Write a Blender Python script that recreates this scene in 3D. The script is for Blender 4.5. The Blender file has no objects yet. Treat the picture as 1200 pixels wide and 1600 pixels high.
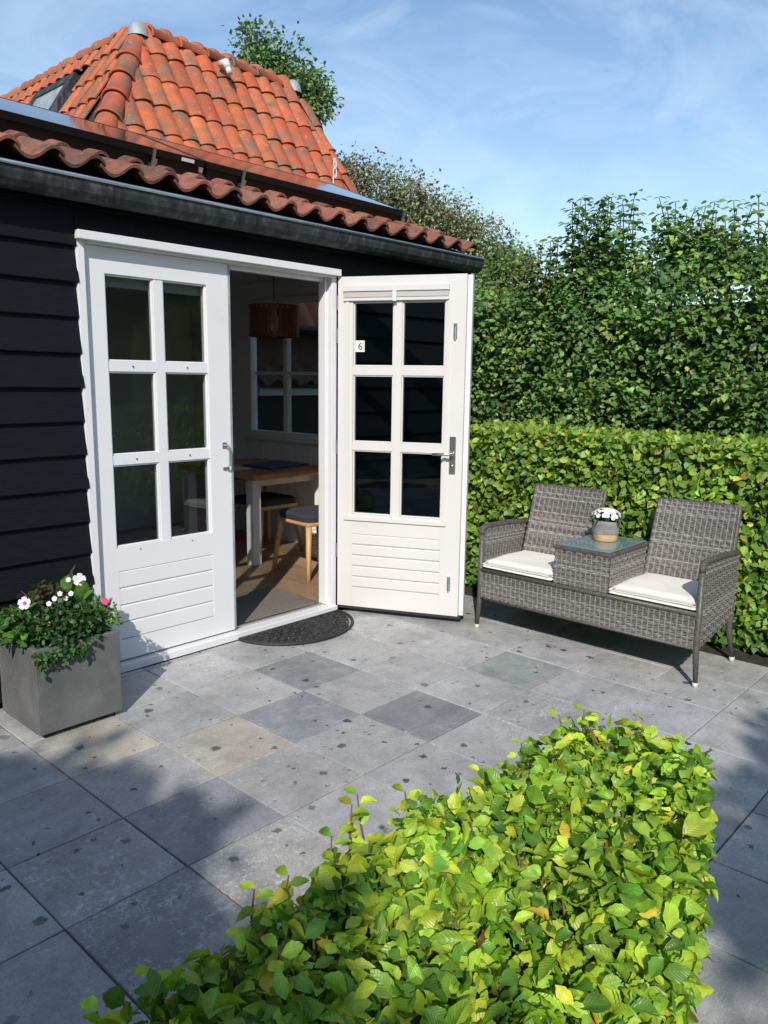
import bpy, math, random
import numpy as np
from mathutils import Matrix, Vector

R = math.radians
rnd = random.Random(7)
rng = np.random.default_rng(7)
scene = bpy.context.scene
C = scene.collection

# ------------------------------------------------------------------ camera
cam_d = bpy.data.cameras.new('camera')
cam = bpy.data.objects.new('camera', cam_d); C.objects.link(cam); scene.camera = cam
YAW, PITCH, ROLL = 0.8287668, 0.1691428, 0.013092
fw = Vector((math.sin(YAW) * math.cos(PITCH), math.cos(YAW) * math.cos(PITCH), -math.sin(PITCH)))
rt0 = Vector((math.cos(YAW), -math.sin(YAW), 0)); up0 = rt0.cross(fw)
rt = rt0 * math.cos(ROLL) + up0 * math.sin(ROLL); upv = rt.cross(fw)
CAM = Vector((-0.84925, -3.17304, 1.53589))
m = Matrix((rt, upv, -fw)).transposed().to_4x4(); m.translation = CAM
cam.matrix_world = m
cam_d.sensor_fit = 'VERTICAL'; cam_d.sensor_height = 36.0; cam_d.sensor_width = 27.0
cam_d.lens = 1217.308 / 1600 * 36.0
cam_d.clip_start = 0.02; cam_d.clip_end = 3000
scene.render.resolution_x, scene.render.resolution_y = 768, 1024

# ------------------------------------------------------------------ sky, sun, exposure
SUN_EL, SUN_AZ = R(35.4), R(38)          # shadows run towards azimuth 38 deg from +x
LD = Vector((math.cos(SUN_EL) * math.cos(SUN_AZ), math.cos(SUN_EL) * math.sin(SUN_AZ), -math.sin(SUN_EL)))
world = bpy.data.worlds.new('World'); scene.world = world; world.use_nodes = True
wn, wl = world.node_tree.nodes, world.node_tree.links
wn.clear()
wo = wn.new('ShaderNodeOutputWorld'); bg = wn.new('ShaderNodeBackground')
sk = wn.new('ShaderNodeTexSky'); sk.sky_type = 'NISHITA'; sk.sun_disc = False
sk.sun_elevation = SUN_EL; sk.sun_rotation = math.atan2(-LD.x, -LD.y)
sk.air_density = 1.25; sk.dust_density = 0.4; sk.ozone_density = 3.6; sk.altitude = 0
tc = wn.new('ShaderNodeTexCoord'); mp = wn.new('ShaderNodeMapping')
mp.inputs['Scale'].default_value = (1.1, 3.0, 5.5); mp.inputs['Rotation'].default_value = (0.2, 0.3, 0.5)
nz = wn.new('ShaderNodeTexNoise'); nz.inputs['Scale'].default_value = 2.1; nz.inputs['Detail'].default_value = 12
nz.inputs['Roughness'].default_value = 0.62; nz.inputs['Distortion'].default_value = 1.4
rp = wn.new('ShaderNodeValToRGB'); rp.color_ramp.elements[0].position = 0.40; rp.color_ramp.elements[1].position = 0.82
rp.color_ramp.elements[0].color = (0, 0, 0, 1); rp.color_ramp.elements[1].color = (0.34, 0.34, 0.34, 1)
mx = wn.new('ShaderNodeMix'); mx.data_type = 'RGBA'; mx.inputs['B'].default_value = (6.2, 6.9, 8.1, 1)
wl.new(tc.outputs['Generated'], mp.inputs['Vector']); wl.new(mp.outputs[0], nz.inputs['Vector'])
wl.new(nz.outputs['Fac'], rp.inputs[0]); wl.new(rp.outputs[0], mx.inputs['Factor'])
wl.new(sk.outputs[0], mx.inputs['A']); wl.new(mx.outputs['Result'], bg.inputs['Color'])
bg.inputs['Strength'].default_value = 0.146
wl.new(bg.outputs[0], wo.inputs[0])
sl = bpy.data.lights.new('sun', 'SUN'); sl.energy = 4.2; sl.angle = R(0.55); sl.color = (1.0, 0.955, 0.885)
so = bpy.data.objects.new('sun', sl); C.objects.link(so)
so.location = (-6, -6, 8); so.rotation_euler = LD.to_track_quat('-Z', 'Y').to_euler()
vs = scene.view_settings
vs.view_transform = 'Standard'; vs.look = 'None'; vs.exposure = 0.12; vs.gamma = 1.0; vs.use_curve_mapping = False
scene.cycles.max_bounces = 6; scene.cycles.transparent_max_bounces = 10
scene.cycles.use_denoising = True

# ------------------------------------------------------------------ materials
def newmat(name):
    mt = bpy.data.materials.new(name); mt.use_nodes = True
    return mt, mt.node_tree.nodes, mt.node_tree.links, mt.node_tree.nodes['Principled BSDF']

def MAT(name, col, rough=0.6, metal=0.0, var=0.0, scale=6.0, bump=0.0, bscale=60.0, col2=None, c2scale=4.0, c2lo=0.5, c2hi=0.7,
        spec=0.5, objcol=False, stretch=(1, 1, 1), attr=None, coat=0.0, col3=None, c3scale=40.0, c3lo=0.6, c3hi=0.66, c3amt=0.7):
    """base colour + world-space noise variation + optional patches of a second colour + fine bump"""
    mt, n, l, b = newmat(name)
    b.inputs['Roughness'].default_value = rough; b.inputs['Metallic'].default_value = metal
    b.inputs['Specular IOR Level'].default_value = spec
    b.inputs['Coat Weight'].default_value = coat
    g = n.new('ShaderNodeNewGeometry'); mpn = n.new('ShaderNodeMapping'); mpn.inputs['Scale'].default_value = stretch
    l.new(g.outputs['Position'], mpn.inputs[0])
    base = n.new('ShaderNodeRGB'); base.outputs[0].default_value = (*col, 1)
    cur = base.outputs[0]
    if objcol:
        oi = n.new('ShaderNodeObjectInfo'); cur = oi.outputs['Color']
    if attr:
        at = n.new('ShaderNodeAttribute'); at.attribute_name = attr; cur = at.outputs['Color']
    if col2 is not None:
        t2 = n.new('ShaderNodeTexNoise'); t2.inputs['Scale'].default_value = c2scale; t2.inputs['Detail'].default_value = 8
        t2.inputs['Roughness'].default_value = 0.65
        r2 = n.new('ShaderNodeMapRange'); r2.inputs[1].default_value = c2lo; r2.inputs[2].default_value = c2hi
        m2 = n.new('ShaderNodeMix'); m2.data_type = 'RGBA'; m2.inputs['B'].default_value = (*col2, 1)
        l.new(mpn.outputs[0], t2.inputs['Vector']); l.new(t2.outputs['Fac'], r2.inputs[0]); l.new(r2.outputs[0], m2.inputs['Factor'])
        l.new(cur, m2.inputs['A']); cur = m2.outputs['Result']
    if col3 is not None:
        t3 = n.new('ShaderNodeTexNoise'); t3.inputs['Scale'].default_value = c3scale; t3.inputs['Detail'].default_value = 3
        r3_ = n.new('ShaderNodeMapRange'); r3_.inputs[1].default_value = c3lo; r3_.inputs[2].default_value = c3hi; r3_.inputs[4].default_value = c3amt
        m3 = n.new('ShaderNodeMix'); m3.data_type = 'RGBA'; m3.inputs['B'].default_value = (*col3, 1)
        l.new(mpn.outputs[0], t3.inputs['Vector']); l.new(t3.outputs['Fac'], r3_.inputs[0]); l.new(r3_.outputs[0], m3.inputs['Factor'])
        l.new(cur, m3.inputs['A']); cur = m3.outputs['Result']
    if var > 0:
        tv = n.new('ShaderNodeTexNoise'); tv.inputs['Scale'].default_value = scale; tv.inputs['Detail'].default_value = 6
        rv = n.new('ShaderNodeMapRange'); rv.inputs[1].default_value = 0.3; rv.inputs[2].default_value = 0.7
        rv.inputs[3].default_value = 1 - var; rv.inputs[4].default_value = 1 + var
        vm = n.new('ShaderNodeVectorMath'); vm.operation = 'SCALE'
        l.new(mpn.outputs[0], tv.inputs['Vector']); l.new(tv.outputs['Fac'], rv.inputs[0])
        l.new(cur, vm.inputs[0]); l.new(rv.outputs[0], vm.inputs['Scale']); cur = vm.outputs[0]
    l.new(cur, b.inputs['Base Color'])
    if bump > 0:
        tb = n.new('ShaderNodeTexNoise'); tb.inputs['Scale'].default_value = bscale; tb.inputs['Detail'].default_value = 5
        bp = n.new('ShaderNodeBump'); bp.inputs['Strength'].default_value = bump; bp.inputs['Distance'].default_value = 0.004
        l.new(mpn.outputs[0], tb.inputs['Vector']); l.new(tb.outputs['Fac'], bp.inputs['Height']); l.new(bp.outputs[0], b.inputs['Normal'])
    return mt

def LEAFMAT(name, attr='leafcol', objcol=False, trans=0.27, rough=0.38):
    mt, n, l, b = newmat(name)
    out = n['Material Output']
    if objcol:
        src = n.new('ShaderNodeObjectInfo').outputs['Color']
    else:
        a = n.new('ShaderNodeAttribute'); a.attribute_name = attr; src = a.outputs['Color']
    g = n.new('ShaderNodeNewGeometry')
    t = n.new('ShaderNodeTexNoise'); t.inputs['Scale'].default_value = 45; t.inputs['Detail'].default_value = 4
    r = n.new('ShaderNodeMapRange'); r.inputs[1].default_value = 0.3; r.inputs[2].default_value = 0.7; r.inputs[3].default_value = 0.8; r.inputs[4].default_value = 1.2
    v = n.new('ShaderNodeVectorMath'); v.operation = 'SCALE'
    l.new(g.outputs['Position'], t.inputs['Vector']); l.new(t.outputs['Fac'], r.inputs[0]); l.new(src, v.inputs[0]); l.new(r.outputs[0], v.inputs['Scale'])
    lu = n.new('ShaderNodeAttribute'); lu.attribute_name = 'leafuv'; sp_ = n.new('ShaderNodeSeparateXYZ'); l.new(lu.outputs['Vector'], sp_.inputs[0])
    def mth(op, a, b_=None):
        q = n.new('ShaderNodeMath'); q.operation = op
        for i, t_ in enumerate((a, b_)):
            if t_ is None: continue
            if isinstance(t_, (int, float)): q.inputs[i].default_value = t_
            else: l.new(t_, q.inputs[i])
        return q.outputs[0]
    ax = mth('ABSOLUTE', mth('SUBTRACT', sp_.outputs[0], 0.5))
    fr_ = mth('FRACT', mth('SUBTRACT', mth('MULTIPLY', sp_.outputs[1], 8.0), mth('MULTIPLY', ax, 9.0)))
    side = mth('ABSOLUTE', mth('SUBTRACT', fr_, 0.5))                # 0.5 at a side vein
    sv = n.new('ShaderNodeMapRange'); sv.inputs[1].default_value = 0.38; sv.inputs[2].default_value = 0.5; l.new(side, sv.inputs[0])
    mr = n.new('ShaderNodeMapRange'); mr.inputs[1].default_value = 0.028; mr.inputs[2].default_value = 0.006; l.new(ax, mr.inputs[0])
    vein = mth('MAXIMUM', mth('MULTIPLY', sv.outputs[0], 0.45), mr.outputs[0])
    vmix = n.new('ShaderNodeMix'); vmix.data_type = 'RGBA'; l.new(mth('MULTIPLY', vein, 0.5), vmix.inputs['Factor'])
    lt = n.new('ShaderNodeVectorMath'); lt.operation = 'MULTIPLY_ADD'; lt.inputs[1].default_value = (1.35, 1.25, 1.2); lt.inputs[2].default_value = (0.03, 0.03, 0.012); l.new(v.outputs[0], lt.inputs[0])
    l.new(v.outputs[0], vmix.inputs['A']); l.new(lt.outputs[0], vmix.inputs['B'])
    l.new(vmix.outputs['Result'], b.inputs['Base Color']); b.inputs['Roughness'].default_value = rough; b.inputs['Specular IOR Level'].default_value = 0.45
    tr = n.new('ShaderNodeBsdfTranslucent'); hs = n.new('ShaderNodeHueSaturation'); hs.inputs['Saturation'].default_value = 1.15; hs.inputs['Value'].default_value = 1.25
    l.new(v.outputs[0], hs.inputs['Color']); l.new(hs.outputs[0], tr.inputs['Color'])
    ms = n.new('ShaderNodeMixShader'); ms.inputs[0].default_value = trans
    l.new(b.outputs[0], ms.inputs[1]); l.new(tr.outputs[0], ms.inputs[2]); l.new(ms.outputs[0], out.inputs[0])
    bp = n.new('ShaderNodeBump'); bp.inputs['Strength'].default_value = 0.32; bp.inputs['Distance'].default_value = 0.003
    t2 = n.new('ShaderNodeTexNoise'); t2.inputs['Scale'].default_value = 90
    l.new(g.outputs['Position'], t2.inputs['Vector']); l.new(mth('SUBTRACT', mth('MULTIPLY', t2.outputs['Fac'], 0.8), mth('MULTIPLY', side, 1.1)), bp.inputs['Height']); l.new(bp.outputs[0], b.inputs['Normal'])
    return mt

def GLASS(name, tint=(0.9, 0.95, 0.94), rough=0.0):
    mt, n, l, b = newmat(name)
    n.remove(b); out = n['Material Output']
    tr = n.new('ShaderNodeBsdfTransparent'); tr.inputs[0].default_value = (*tint, 1)
    gl = n.new('ShaderNodeBsdfGlossy'); gl.inputs['Roughness'].default_value = rough; gl.inputs['Color'].default_value = (1, 1, 1, 1)
    fr = n.new('ShaderNodeFresnel'); gg_ = n.new('ShaderNodeNewGeometry'); io = n.new('ShaderNodeMapRange')
    io.inputs[3].default_value = 1.5; io.inputs[4].default_value = 1 / 1.5; l.new(gg_.outputs['Backfacing'], io.inputs[0]); l.new(io.outputs[0], fr.inputs[0])
    ms = n.new('ShaderNodeMixShader'); l.new(fr.outputs[0], ms.inputs[0]); l.new(tr.outputs[0], ms.inputs[1]); l.new(gl.outputs[0], ms.inputs[2])
    l.new(ms.outputs[0], out.inputs[0])
    return mt

def SLATE():
    mt, n, l, b = newmat('slate')
    oi = n.new('ShaderNodeObjectInfo'); g = n.new('ShaderNodeNewGeometry')
    off = n.new('ShaderNodeVectorMath'); off.operation = 'ADD'
    rs = n.new('ShaderNodeVectorMath'); rs.operation = 'SCALE'; rs.inputs[0].default_value = (13.0, 7.0, 3.0)
    l.new(oi.outputs['Random'], rs.inputs['Scale']); l.new(g.outputs['Position'], off.inputs[0]); l.new(rs.outputs[0], off.inputs[1])
    P = off.outputs[0]
    def noise(sc, det=6, ro=0.6, dist=0.0, vec=P):
        t = n.new('ShaderNodeTexNoise'); t.inputs['Scale'].default_value = sc; t.inputs['Detail'].default_value = det
        t.inputs['Roughness'].default_value = ro; t.inputs['Distortion'].default_value = dist; l.new(vec, t.inputs['Vector']); return t.outputs['Fac']
    def rng_(x, a, c, lo=0.0, hi=1.0):
        r = n.new('ShaderNodeMapRange'); r.inputs[1].default_value = a; r.inputs[2].default_value = c; r.inputs[3].default_value = lo; r.inputs[4].default_value = hi
        l.new(x, r.inputs[0]); return r.outputs[0]
    def mix(f, a, col=None, bsock=None):
        mm = n.new('ShaderNodeMix'); mm.data_type = 'RGBA'; l.new(f, mm.inputs['Factor']); l.new(a, mm.inputs['A'])
        if col: mm.inputs['B'].default_value = (*col, 1)
        if bsock: l.new(bsock, mm.inputs['B'])
        return mm.outputs['Result']
    def mul(a, c):
        mm = n.new('ShaderNodeMath'); mm.operation = 'MULTIPLY'; l.new(a, mm.inputs[0])
        if isinstance(c, float): mm.inputs[1].default_value = c
        else: l.new(c, mm.inputs[1])
        return mm.outputs[0]
    v = n.new('ShaderNodeVectorMath'); v.operation = 'SCALE'; l.new(oi.outputs['Color'], v.inputs[0])
    l.new(rng_(noise(5, 8, 0.7, 0.4), 0.28, 0.72, 0.70, 1.24), v.inputs['Scale'])
    cur = v.outputs[0]
    # pale cleft streaks along the slate's grain
    mp1 = n.new('ShaderNodeMapping'); mp1.inputs['Rotation'].default_value = (0, 0, 0.7); mp1.inputs['Scale'].default_value = (1, 5, 1); l.new(P, mp1.inputs[0])
    cur = mix(mul(rng_(noise(9, 6, 0.7, 0.5, mp1.outputs[0]), 0.60, 0.74), 0.4), cur, (0.50, 0.52, 0.54))
    # white bloom, amount from the tile itself
    sp = mul(rng_(noise(48, 6, 0.75), 0.50, 0.63), rng_(noise(4.5, 5), 0.40, 0.60))
    cur = mix(mul(sp, oi.outputs['Alpha']), cur, (0.62, 0.61, 0.58))
    # thin pale veins on some flags
    vn = noise(2.2, 3, 0.5, 0.6, mp1.outputs[0])
    va = n.new('ShaderNodeMath'); va.operation = 'SUBTRACT'; va.inputs[1].default_value = 0.5; l.new(vn, va.inputs[0])
    vb = n.new('ShaderNodeMath'); vb.operation = 'ABSOLUTE'; l.new(va.outputs[0], vb.inputs[0])
    cur = mix(mul(mul(rng_(vb.outputs[0], 0.0035, 0.0012), rng_(noise(11), 0.46, 0.6)), 0.75), cur, (0.62, 0.63, 0.63))
    # darker damp-looking blotches
    cur = mix(mul(rng_(noise(3.1, 5, 0.6, 0.3), 0.56, 0.72), 0.35), cur, (0.10, 0.105, 0.11))
    cur = mix(mul(rng_(noise(2.4, 7, 0.62, 0.4, g.outputs['Position']), 0.50, 0.72), 0.42), cur, (0.17, 0.165, 0.155))
    cur = mix(mul(rng_(noise(6.5, 7, 0.7, 0.2, g.outputs['Position']), 0.56, 0.70), 0.30), cur, (0.50, 0.49, 0.47))
    # fine grain
    cur2 = n.new('ShaderNodeVectorMath'); cur2.operation = 'SCALE'; l.new(cur, cur2.inputs[0]); l.new(rng_(noise(170, 3), 0.25, 0.75, 0.76, 1.24), cur2.inputs['Scale']); cur = cur2.outputs[0]
    # dark lichen spots, warped so that none is a perfect disc
    wv = n.new('ShaderNodeTexNoise'); wv.inputs['Scale'].default_value = 55; l.new(g.outputs['Position'], wv.inputs['Vector'])
    wa = n.new('ShaderNodeVectorMath'); wa.operation = 'SCALE'; wa.inputs['Scale'].default_value = 0.04; l.new(wv.outputs['Color'], wa.inputs[0])
    wb = n.new('ShaderNodeVectorMath'); wb.operation = 'ADD'; l.new(g.outputs['Position'], wb.inputs[0]); l.new(wa.outputs[0], wb.inputs[1])
    msk = rng_(noise(0.9, 3, 0.5, 0.0, g.outputs['Position']), 0.38, 0.60, 0.5, 1.0)
    for sc, rad, keep in ((5.2, 0.125, 0.48), (14.0, 0.14, 0.70)):
        vo = n.new('ShaderNodeTexVoronoi'); vo.voronoi_dimensions = '2D'; vo.inputs['Scale'].default_value = sc; l.new(wb.outputs[0], vo.inputs['Vector'])
        sx = n.new('ShaderNodeSeparateColor'); l.new(vo.outputs['Color'], sx.inputs[0])
        radv = rng_(sx.outputs[0], keep, 1.0, 0.0, rad)
        sub = n.new('ShaderNodeMath'); sub.operation = 'SUBTRACT'; l.new(radv, sub.inputs[0]); l.new(vo.outputs['Distance'], sub.inputs[1])
        cur = mix(mul(mul(rng_(sub.outputs[0], 0.0, 0.02), 0.85), msk), cur, (0.022, 0.024, 0.026))
    l.new(cur, b.inputs['Base Color'])
    l.new(rng_(noise(8), 0.3, 0.7, 0.42, 0.66), b.inputs['Roughness'])
    bp = n.new('ShaderNodeBump'); bp.inputs['Strength'].default_value = 0.5; bp.inputs['Distance'].default_value = 0.005
    ad = n.new('ShaderNodeMath'); ad.operation = 'ADD'; l.new(noise(7, 8, 0.65, 0.8, mp1.outputs[0]), ad.inputs[0]); l.new(mul(noise(80, 4), 0.35), ad.inputs[1])
    l.new(ad.outputs[0], bp.inputs['Height']); l.new(bp.outputs[0], b.inputs['Normal'])
    return mt

M = {}
M['slate'] = SLATE()
M['joint'] = MAT('joint_sand', (0.045, 0.043, 0.04), 0.95, var=0.3, scale=30, bump=0.5)
M['ground'] = MAT('ground', (0.10, 0.10, 0.06), 0.95, var=0.4, scale=1.5, bump=0.4)
M['soil'] = MAT('soil', (0.035, 0.026, 0.018), 0.95, var=0.4, scale=25, bump=0.9, bscale=40)
M['gravel'] = MAT('gravel', (0.10, 0.10, 0.095), 0.9, var=0.5, scale=60, bump=1.0, bscale=70)
M['blackwood'] = MAT('black_stained_wood', (0.0048, 0.0058, 0.0085), 0.58, var=0.35, scale=14, stretch=(1, 6, 12), bump=0.55, bscale=22, spec=0.22)
M['white'] = MAT('white_paint', (0.72, 0.715, 0.71), 0.38, var=0.025, scale=3, bump=0.05, bscale=30, col2=(0.60, 0.59, 0.565), c2scale=2.5, c2lo=0.62, c2hi=0.9)
M['cream'] = MAT('cream_lit_white_paint', (0.63, 0.605, 0.575), 0.36, var=0.025, scale=3, bump=0.05, bscale=30, col2=(0.57, 0.54, 0.50), c2scale=2.5, c2lo=0.6, c2hi=0.9)  # white door paint with the sun's warm cast put into its colour
M['pane'] = GLASS('window_glass', (0.86, 0.90, 0.89))
M['doorpane'] = GLASS('door_glass', (0.76, 0.80, 0.80))
M['tableglass'] = MAT('table_glass', (0.15, 0.23, 0.235), 0.07, spec=0.6)
M['zinc'] = MAT('weathered_zinc', (0.035, 0.039, 0.042), 0.6, 0.3, var=0.5, scale=18, stretch=(1, 1, 0.35), bump=0.35, bscale=60, col2=(0.14, 0.145, 0.145), c2scale=22, c2lo=0.5, c2hi=0.75)
M['zincrim'] = MAT('bare_zinc', (0.62, 0.67, 0.70), 0.32, 0.85, var=0.15, scale=8)
M['lead'] = MAT('lead_flashing', (0.30, 0.33, 0.34), 0.65, 0.25, var=0.25, scale=10, bump=0.3, bscale=20)
M['steel'] = MAT('brushed_steel', (0.55, 0.55, 0.54), 0.3, 0.95)
M['hinge'] = MAT('hinge_steel', (0.28, 0.28, 0.29), 0.4, 0.85)
M['tile_up'] = MAT('orange_clay', (0.55, 0.16, 0.06), 0.8, objcol=True, var=0.16, scale=9, bump=0.35, bscale=70, col2=(0.15, 0.115, 0.08), c2scale=6.5, c2lo=0.46, c2hi=0.66, col3=(0.34, 0.31, 0.24), c3scale=26, c3lo=0.62, c3hi=0.70, c3amt=0.6)
M['tile_low'] = MAT('brown_clay', (0.30, 0.12, 0.07), 0.8, objcol=True, var=0.22, scale=14, bump=0.55, bscale=60, col2=(0.075, 0.065, 0.05), c2scale=9, c2lo=0.50, c2hi=0.68, col3=(0.30, 0.25, 0.18), c3scale=48, c3lo=0.62, c3hi=0.70, c3amt=0.55)
M['deck'] = MAT('roof_deck', (0.03, 0.025, 0.02), 0.9)
M['panelglass'] = MAT('solar_glass', (0.012, 0.014, 0.02), 0.06, spec=0.7)
M['blackmetal'] = MAT('black_aluminium', (0.012, 0.012, 0.013), 0.4, 0.4)
M['concrete'] = MAT('planter_concrete', (0.115, 0.115, 0.112), 0.85, var=0.22, scale=5, bump=0.35, bscale=90, col2=(0.17, 0.17, 0.165), c2scale=9, c2lo=0.52, c2hi=0.78, col3=(0.24, 0.235, 0.22), c3scale=75, c3lo=0.66, c3hi=0.72, c3amt=0.7)
M['rubber'] = MAT('black_rubber', (0.022, 0.021, 0.021), 0.62, var=0.3, scale=30, bump=0.3)
M['carpet'] = MAT('grey_carpet', (0.17, 0.15, 0.125), 0.98, var=0.45, scale=160, bump=0.9, bscale=220)
M['oak'] = MAT('oak_floor', (0.36, 0.235, 0.135), 0.45, objcol=True, var=0.25, scale=9, stretch=(7, 0.7, 1), bump=0.15)
M['beech'] = MAT('light_wood', (0.55, 0.33, 0.14), 0.42, var=0.15, scale=8, stretch=(6, 6, 0.8))
M['tabletop'] = MAT('table_wood', (0.52, 0.26, 0.095), 0.35, var=0.2, scale=6, stretch=(1, 6, 1))
M['intwhite'] = MAT('interior_white', (0.78, 0.77, 0.75), 0.6, var=0.04)
M['ceil'] = MAT('interior_ceiling', (0.6, 0.59, 0.57), 0.8)
M['fabric'] = MAT('dark_fabric', (0.035, 0.038, 0.05), 0.95, var=0.3, scale=200, bump=0.6, bscale=300)
M['lampred'] = MAT('red_lamp', (0.15, 0.058, 0.03), 0.5)
M['folder'] = MAT('blue_folder', (0.05, 0.06, 0.22), 0.35)
M['paper'] = MAT('paper', (0.7, 0.7, 0.68), 0.7)
M['cushion'] = MAT('cream_cushion', (0.80, 0.74, 0.66), 0.92, var=0.05, scale=7, bump=0.35, bscale=26)
M['rattan'] = MAT('rattan', (0.14, 0.125, 0.11), 0.42, attr='strand', var=0.2, scale=70, bump=0.3, bscale=160)
M['rattanback'] = MAT('rattan_lining', (0.035, 0.031, 0.028), 0.7)
M['rattantrim'] = MAT('rattan_trim', (0.085, 0.077, 0.068), 0.45, var=0.35, scale=60, bump=0.4, bscale=90)
M['footcap'] = MAT('foot_cap', (0.55, 0.53, 0.48), 0.4)
M['felt'] = MAT('grey_felt', (0.24, 0.24, 0.22), 0.95, var=0.15, scale=40, bump=0.5, bscale=200)
M['wooden'] = MAT('pale_wood', (0.60, 0.40, 0.21), 0.6, var=0.12, scale=20)
M['leaf'] = LEAFMAT('leaf')
M['leafpiece'] = LEAFMAT('leaf_piece', objcol=True)
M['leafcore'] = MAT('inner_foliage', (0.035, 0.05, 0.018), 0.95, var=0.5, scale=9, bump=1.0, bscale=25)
M['bark'] = MAT('bark', (0.10, 0.075, 0.055), 0.9, var=0.4, scale=20, stretch=(1, 1, 0.3), bump=0.9, bscale=30)
M['twig'] = MAT('twig', (0.13, 0.085, 0.045), 0.8, var=0.3, scale=40)
M['petalw'] = MAT('white_petal', (0.72, 0.70, 0.71), 0.6)
M['petalp'] = MAT('pink_petal', (0.62, 0.05, 0.17), 0.6, var=0.2, scale=120)
M['petals'] = MAT('salmon_petal', (0.72, 0.28, 0.20), 0.6, var=0.2, scale=90)
M['petalc'] = MAT('petal_throat', (0.45, 0.07, 0.22), 0.6)
M['sticker'] = MAT('sticker_white', (0.72, 0.74, 0.70), 0.5)
M['ink'] = MAT('black_ink', (0.01, 0.01, 0.012), 0.5)
M['blind'] = MAT('blind_fabric', (0.46, 0.43, 0.40), 0.8)
M['brick'] = MAT('house_wall', (0.16, 0.09, 0.07), 0.9, var=0.3, scale=12)
M['plaster'] = MAT('fascia_paint', (0.6, 0.62, 0.62), 0.6)

# ------------------------------------------------------------------ mesh helpers
WM = {}                      # world matrix of every object by name

def link(o, parent, world):
    C.objects.link(o)
    if parent is not None:
        o.parent = parent
        o.matrix_basis = WM[parent.name].inverted() @ world
    else:
        o.matrix_basis = world
    WM[o.name] = world
    return o

def empty(name, loc, parent=None):
    o = bpy.data.objects.new(name, None); o.empty_display_size = 0.1
    return link(o, parent, Matrix.Translation(loc))

def tag(o, label=None, cat=None, group=None, kind=None):
    if label: o['label'] = label
    if cat: o['category'] = cat
    if group: o['group'] = group
    if kind: o['kind'] = kind
    return o

class MB:
    def __init__(self): self.v = []; self.f = []
    def add(self, vs, fs):
        o = len(self.v); self.v += [tuple(x) for x in vs]; self.f += [tuple(i + o for i in f) for f in fs]; return self
    def box(self, a, b):
        (x0, y0, z0), (x1, y1, z1) = a, b
        return self.add([(x0, y0, z0), (x1, y0, z0), (x1, y1, z0), (x0, y1, z0), (x0, y0, z1), (x1, y0, z1), (x1, y1, z1), (x0, y1, z1)],
                        [(0, 3, 2, 1), (4, 5, 6, 7), (0, 1, 5, 4), (1, 2, 6, 5), (2, 3, 7, 6), (3, 0, 4, 7)])
    def prism(self, poly, d):
        """extrude polygon (list of 3d points) by vector d"""
        n = len(poly); a = [Vector(q) for q in poly]; b = [q + Vector(d) for q in a]
        return self.add(a + b, [tuple(range(n))[::-1], tuple(range(n, 2 * n))] + [(i, (i + 1) % n, n + (i + 1) % n, n + i) for i in range(n)])
    def tube(self, pts, rad, n=8, cap=True):
        pts = [Vector(q) for q in pts]
        if not isinstance(rad, (list, tuple)): rad = [rad] * len(pts)
        base = len(self.v); prev = None
        for i, q in enumerate(pts):
            t = (pts[min(i + 1, len(pts) - 1)] - pts[max(i - 1, 0)]).normalized()
            if prev is None:
                h = Vector((0, 0, 1)) if abs(t.z) < 0.9 else Vector((1, 0, 0)); a = t.cross(h).normalized()
            else:
                a = (prev - t * prev.dot(t)).normalized()
            prev = a; b = t.cross(a)
            for k in range(n):
                an = 2 * math.pi * k / n
                self.v.append(tuple(q + (a * math.cos(an) + b * math.sin(an)) * rad[i]))
        for i in range(len(pts) - 1):
            for k in range(n):
                k2 = (k + 1) % n
                self.f.append((base + i * n + k, base + i * n + k2, base + (i + 1) * n + k2, base + (i + 1) * n + k))
        if cap:
            self.f.append(tuple(base + k for k in range(n))[::-1]); e = base + (len(pts) - 1) * n
            self.f.append(tuple(e + k for k in range(n)))
        return self
    def lathe(self, prof, c, n=24):
        base = len(self.v)
        for r, z in prof:
            for k in range(n):
                a = 2 * math.pi * k / n; self.v.append((c[0] + r * math.cos(a), c[1] + r * math.sin(a), c[2] + z))
        for i in range(len(prof) - 1):
            for k in range(n):
                k2 = (k + 1) % n
                self.f.append((base + i * n + k, base + i * n + k2, base + (i + 1) * n + k2, base + (i + 1) * n + k))
        return self
    def mesh(self, name, off=(0, 0, 0)):
        me = bpy.data.meshes.new(name)
        me.from_pydata([(x - off[0], y - off[1], z - off[2]) for x, y, z in self.v], [], self.f); me.update()
        return me
    def build(self, name, mt, parent=None, smooth=False, bevel=0, local=None, segs=2):
        """local: vertices are in the parent's own frame"""
        a = np.array(self.v)
        c = (a.min(0) + a.max(0)) / 2; c[2] = a[:, 2].min()
        me = self.mesh(name, c); me.materials.append(M[mt])
        if smooth: me.polygons.foreach_set('use_smooth', [True] * len(me.polygons))
        o = bpy.data.objects.new(name, me)
        w = Matrix.Translation(Vector(c))
        if local: w = WM[parent.name] @ w
        link(o, parent, w)
        if bevel:
            bm = o.modifiers.new('bevel', 'BEVEL'); bm.width = bevel; bm.segments = segs; bm.limit_method = 'ANGLE'; bm.angle_limit = R(40)
        return o

def inst(name, me, parent, world, color=None):
    o = bpy.data.objects.new(name, me); link(o, parent, world)
    if color is not None: o.color = color
    return o

def frame(o, ex, ey, ez):
    mm = Matrix((Vector(ex), Vector(ey), Vector(ez))).transposed().to_4x4(); mm.translation = Vector(o); return mm

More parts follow.
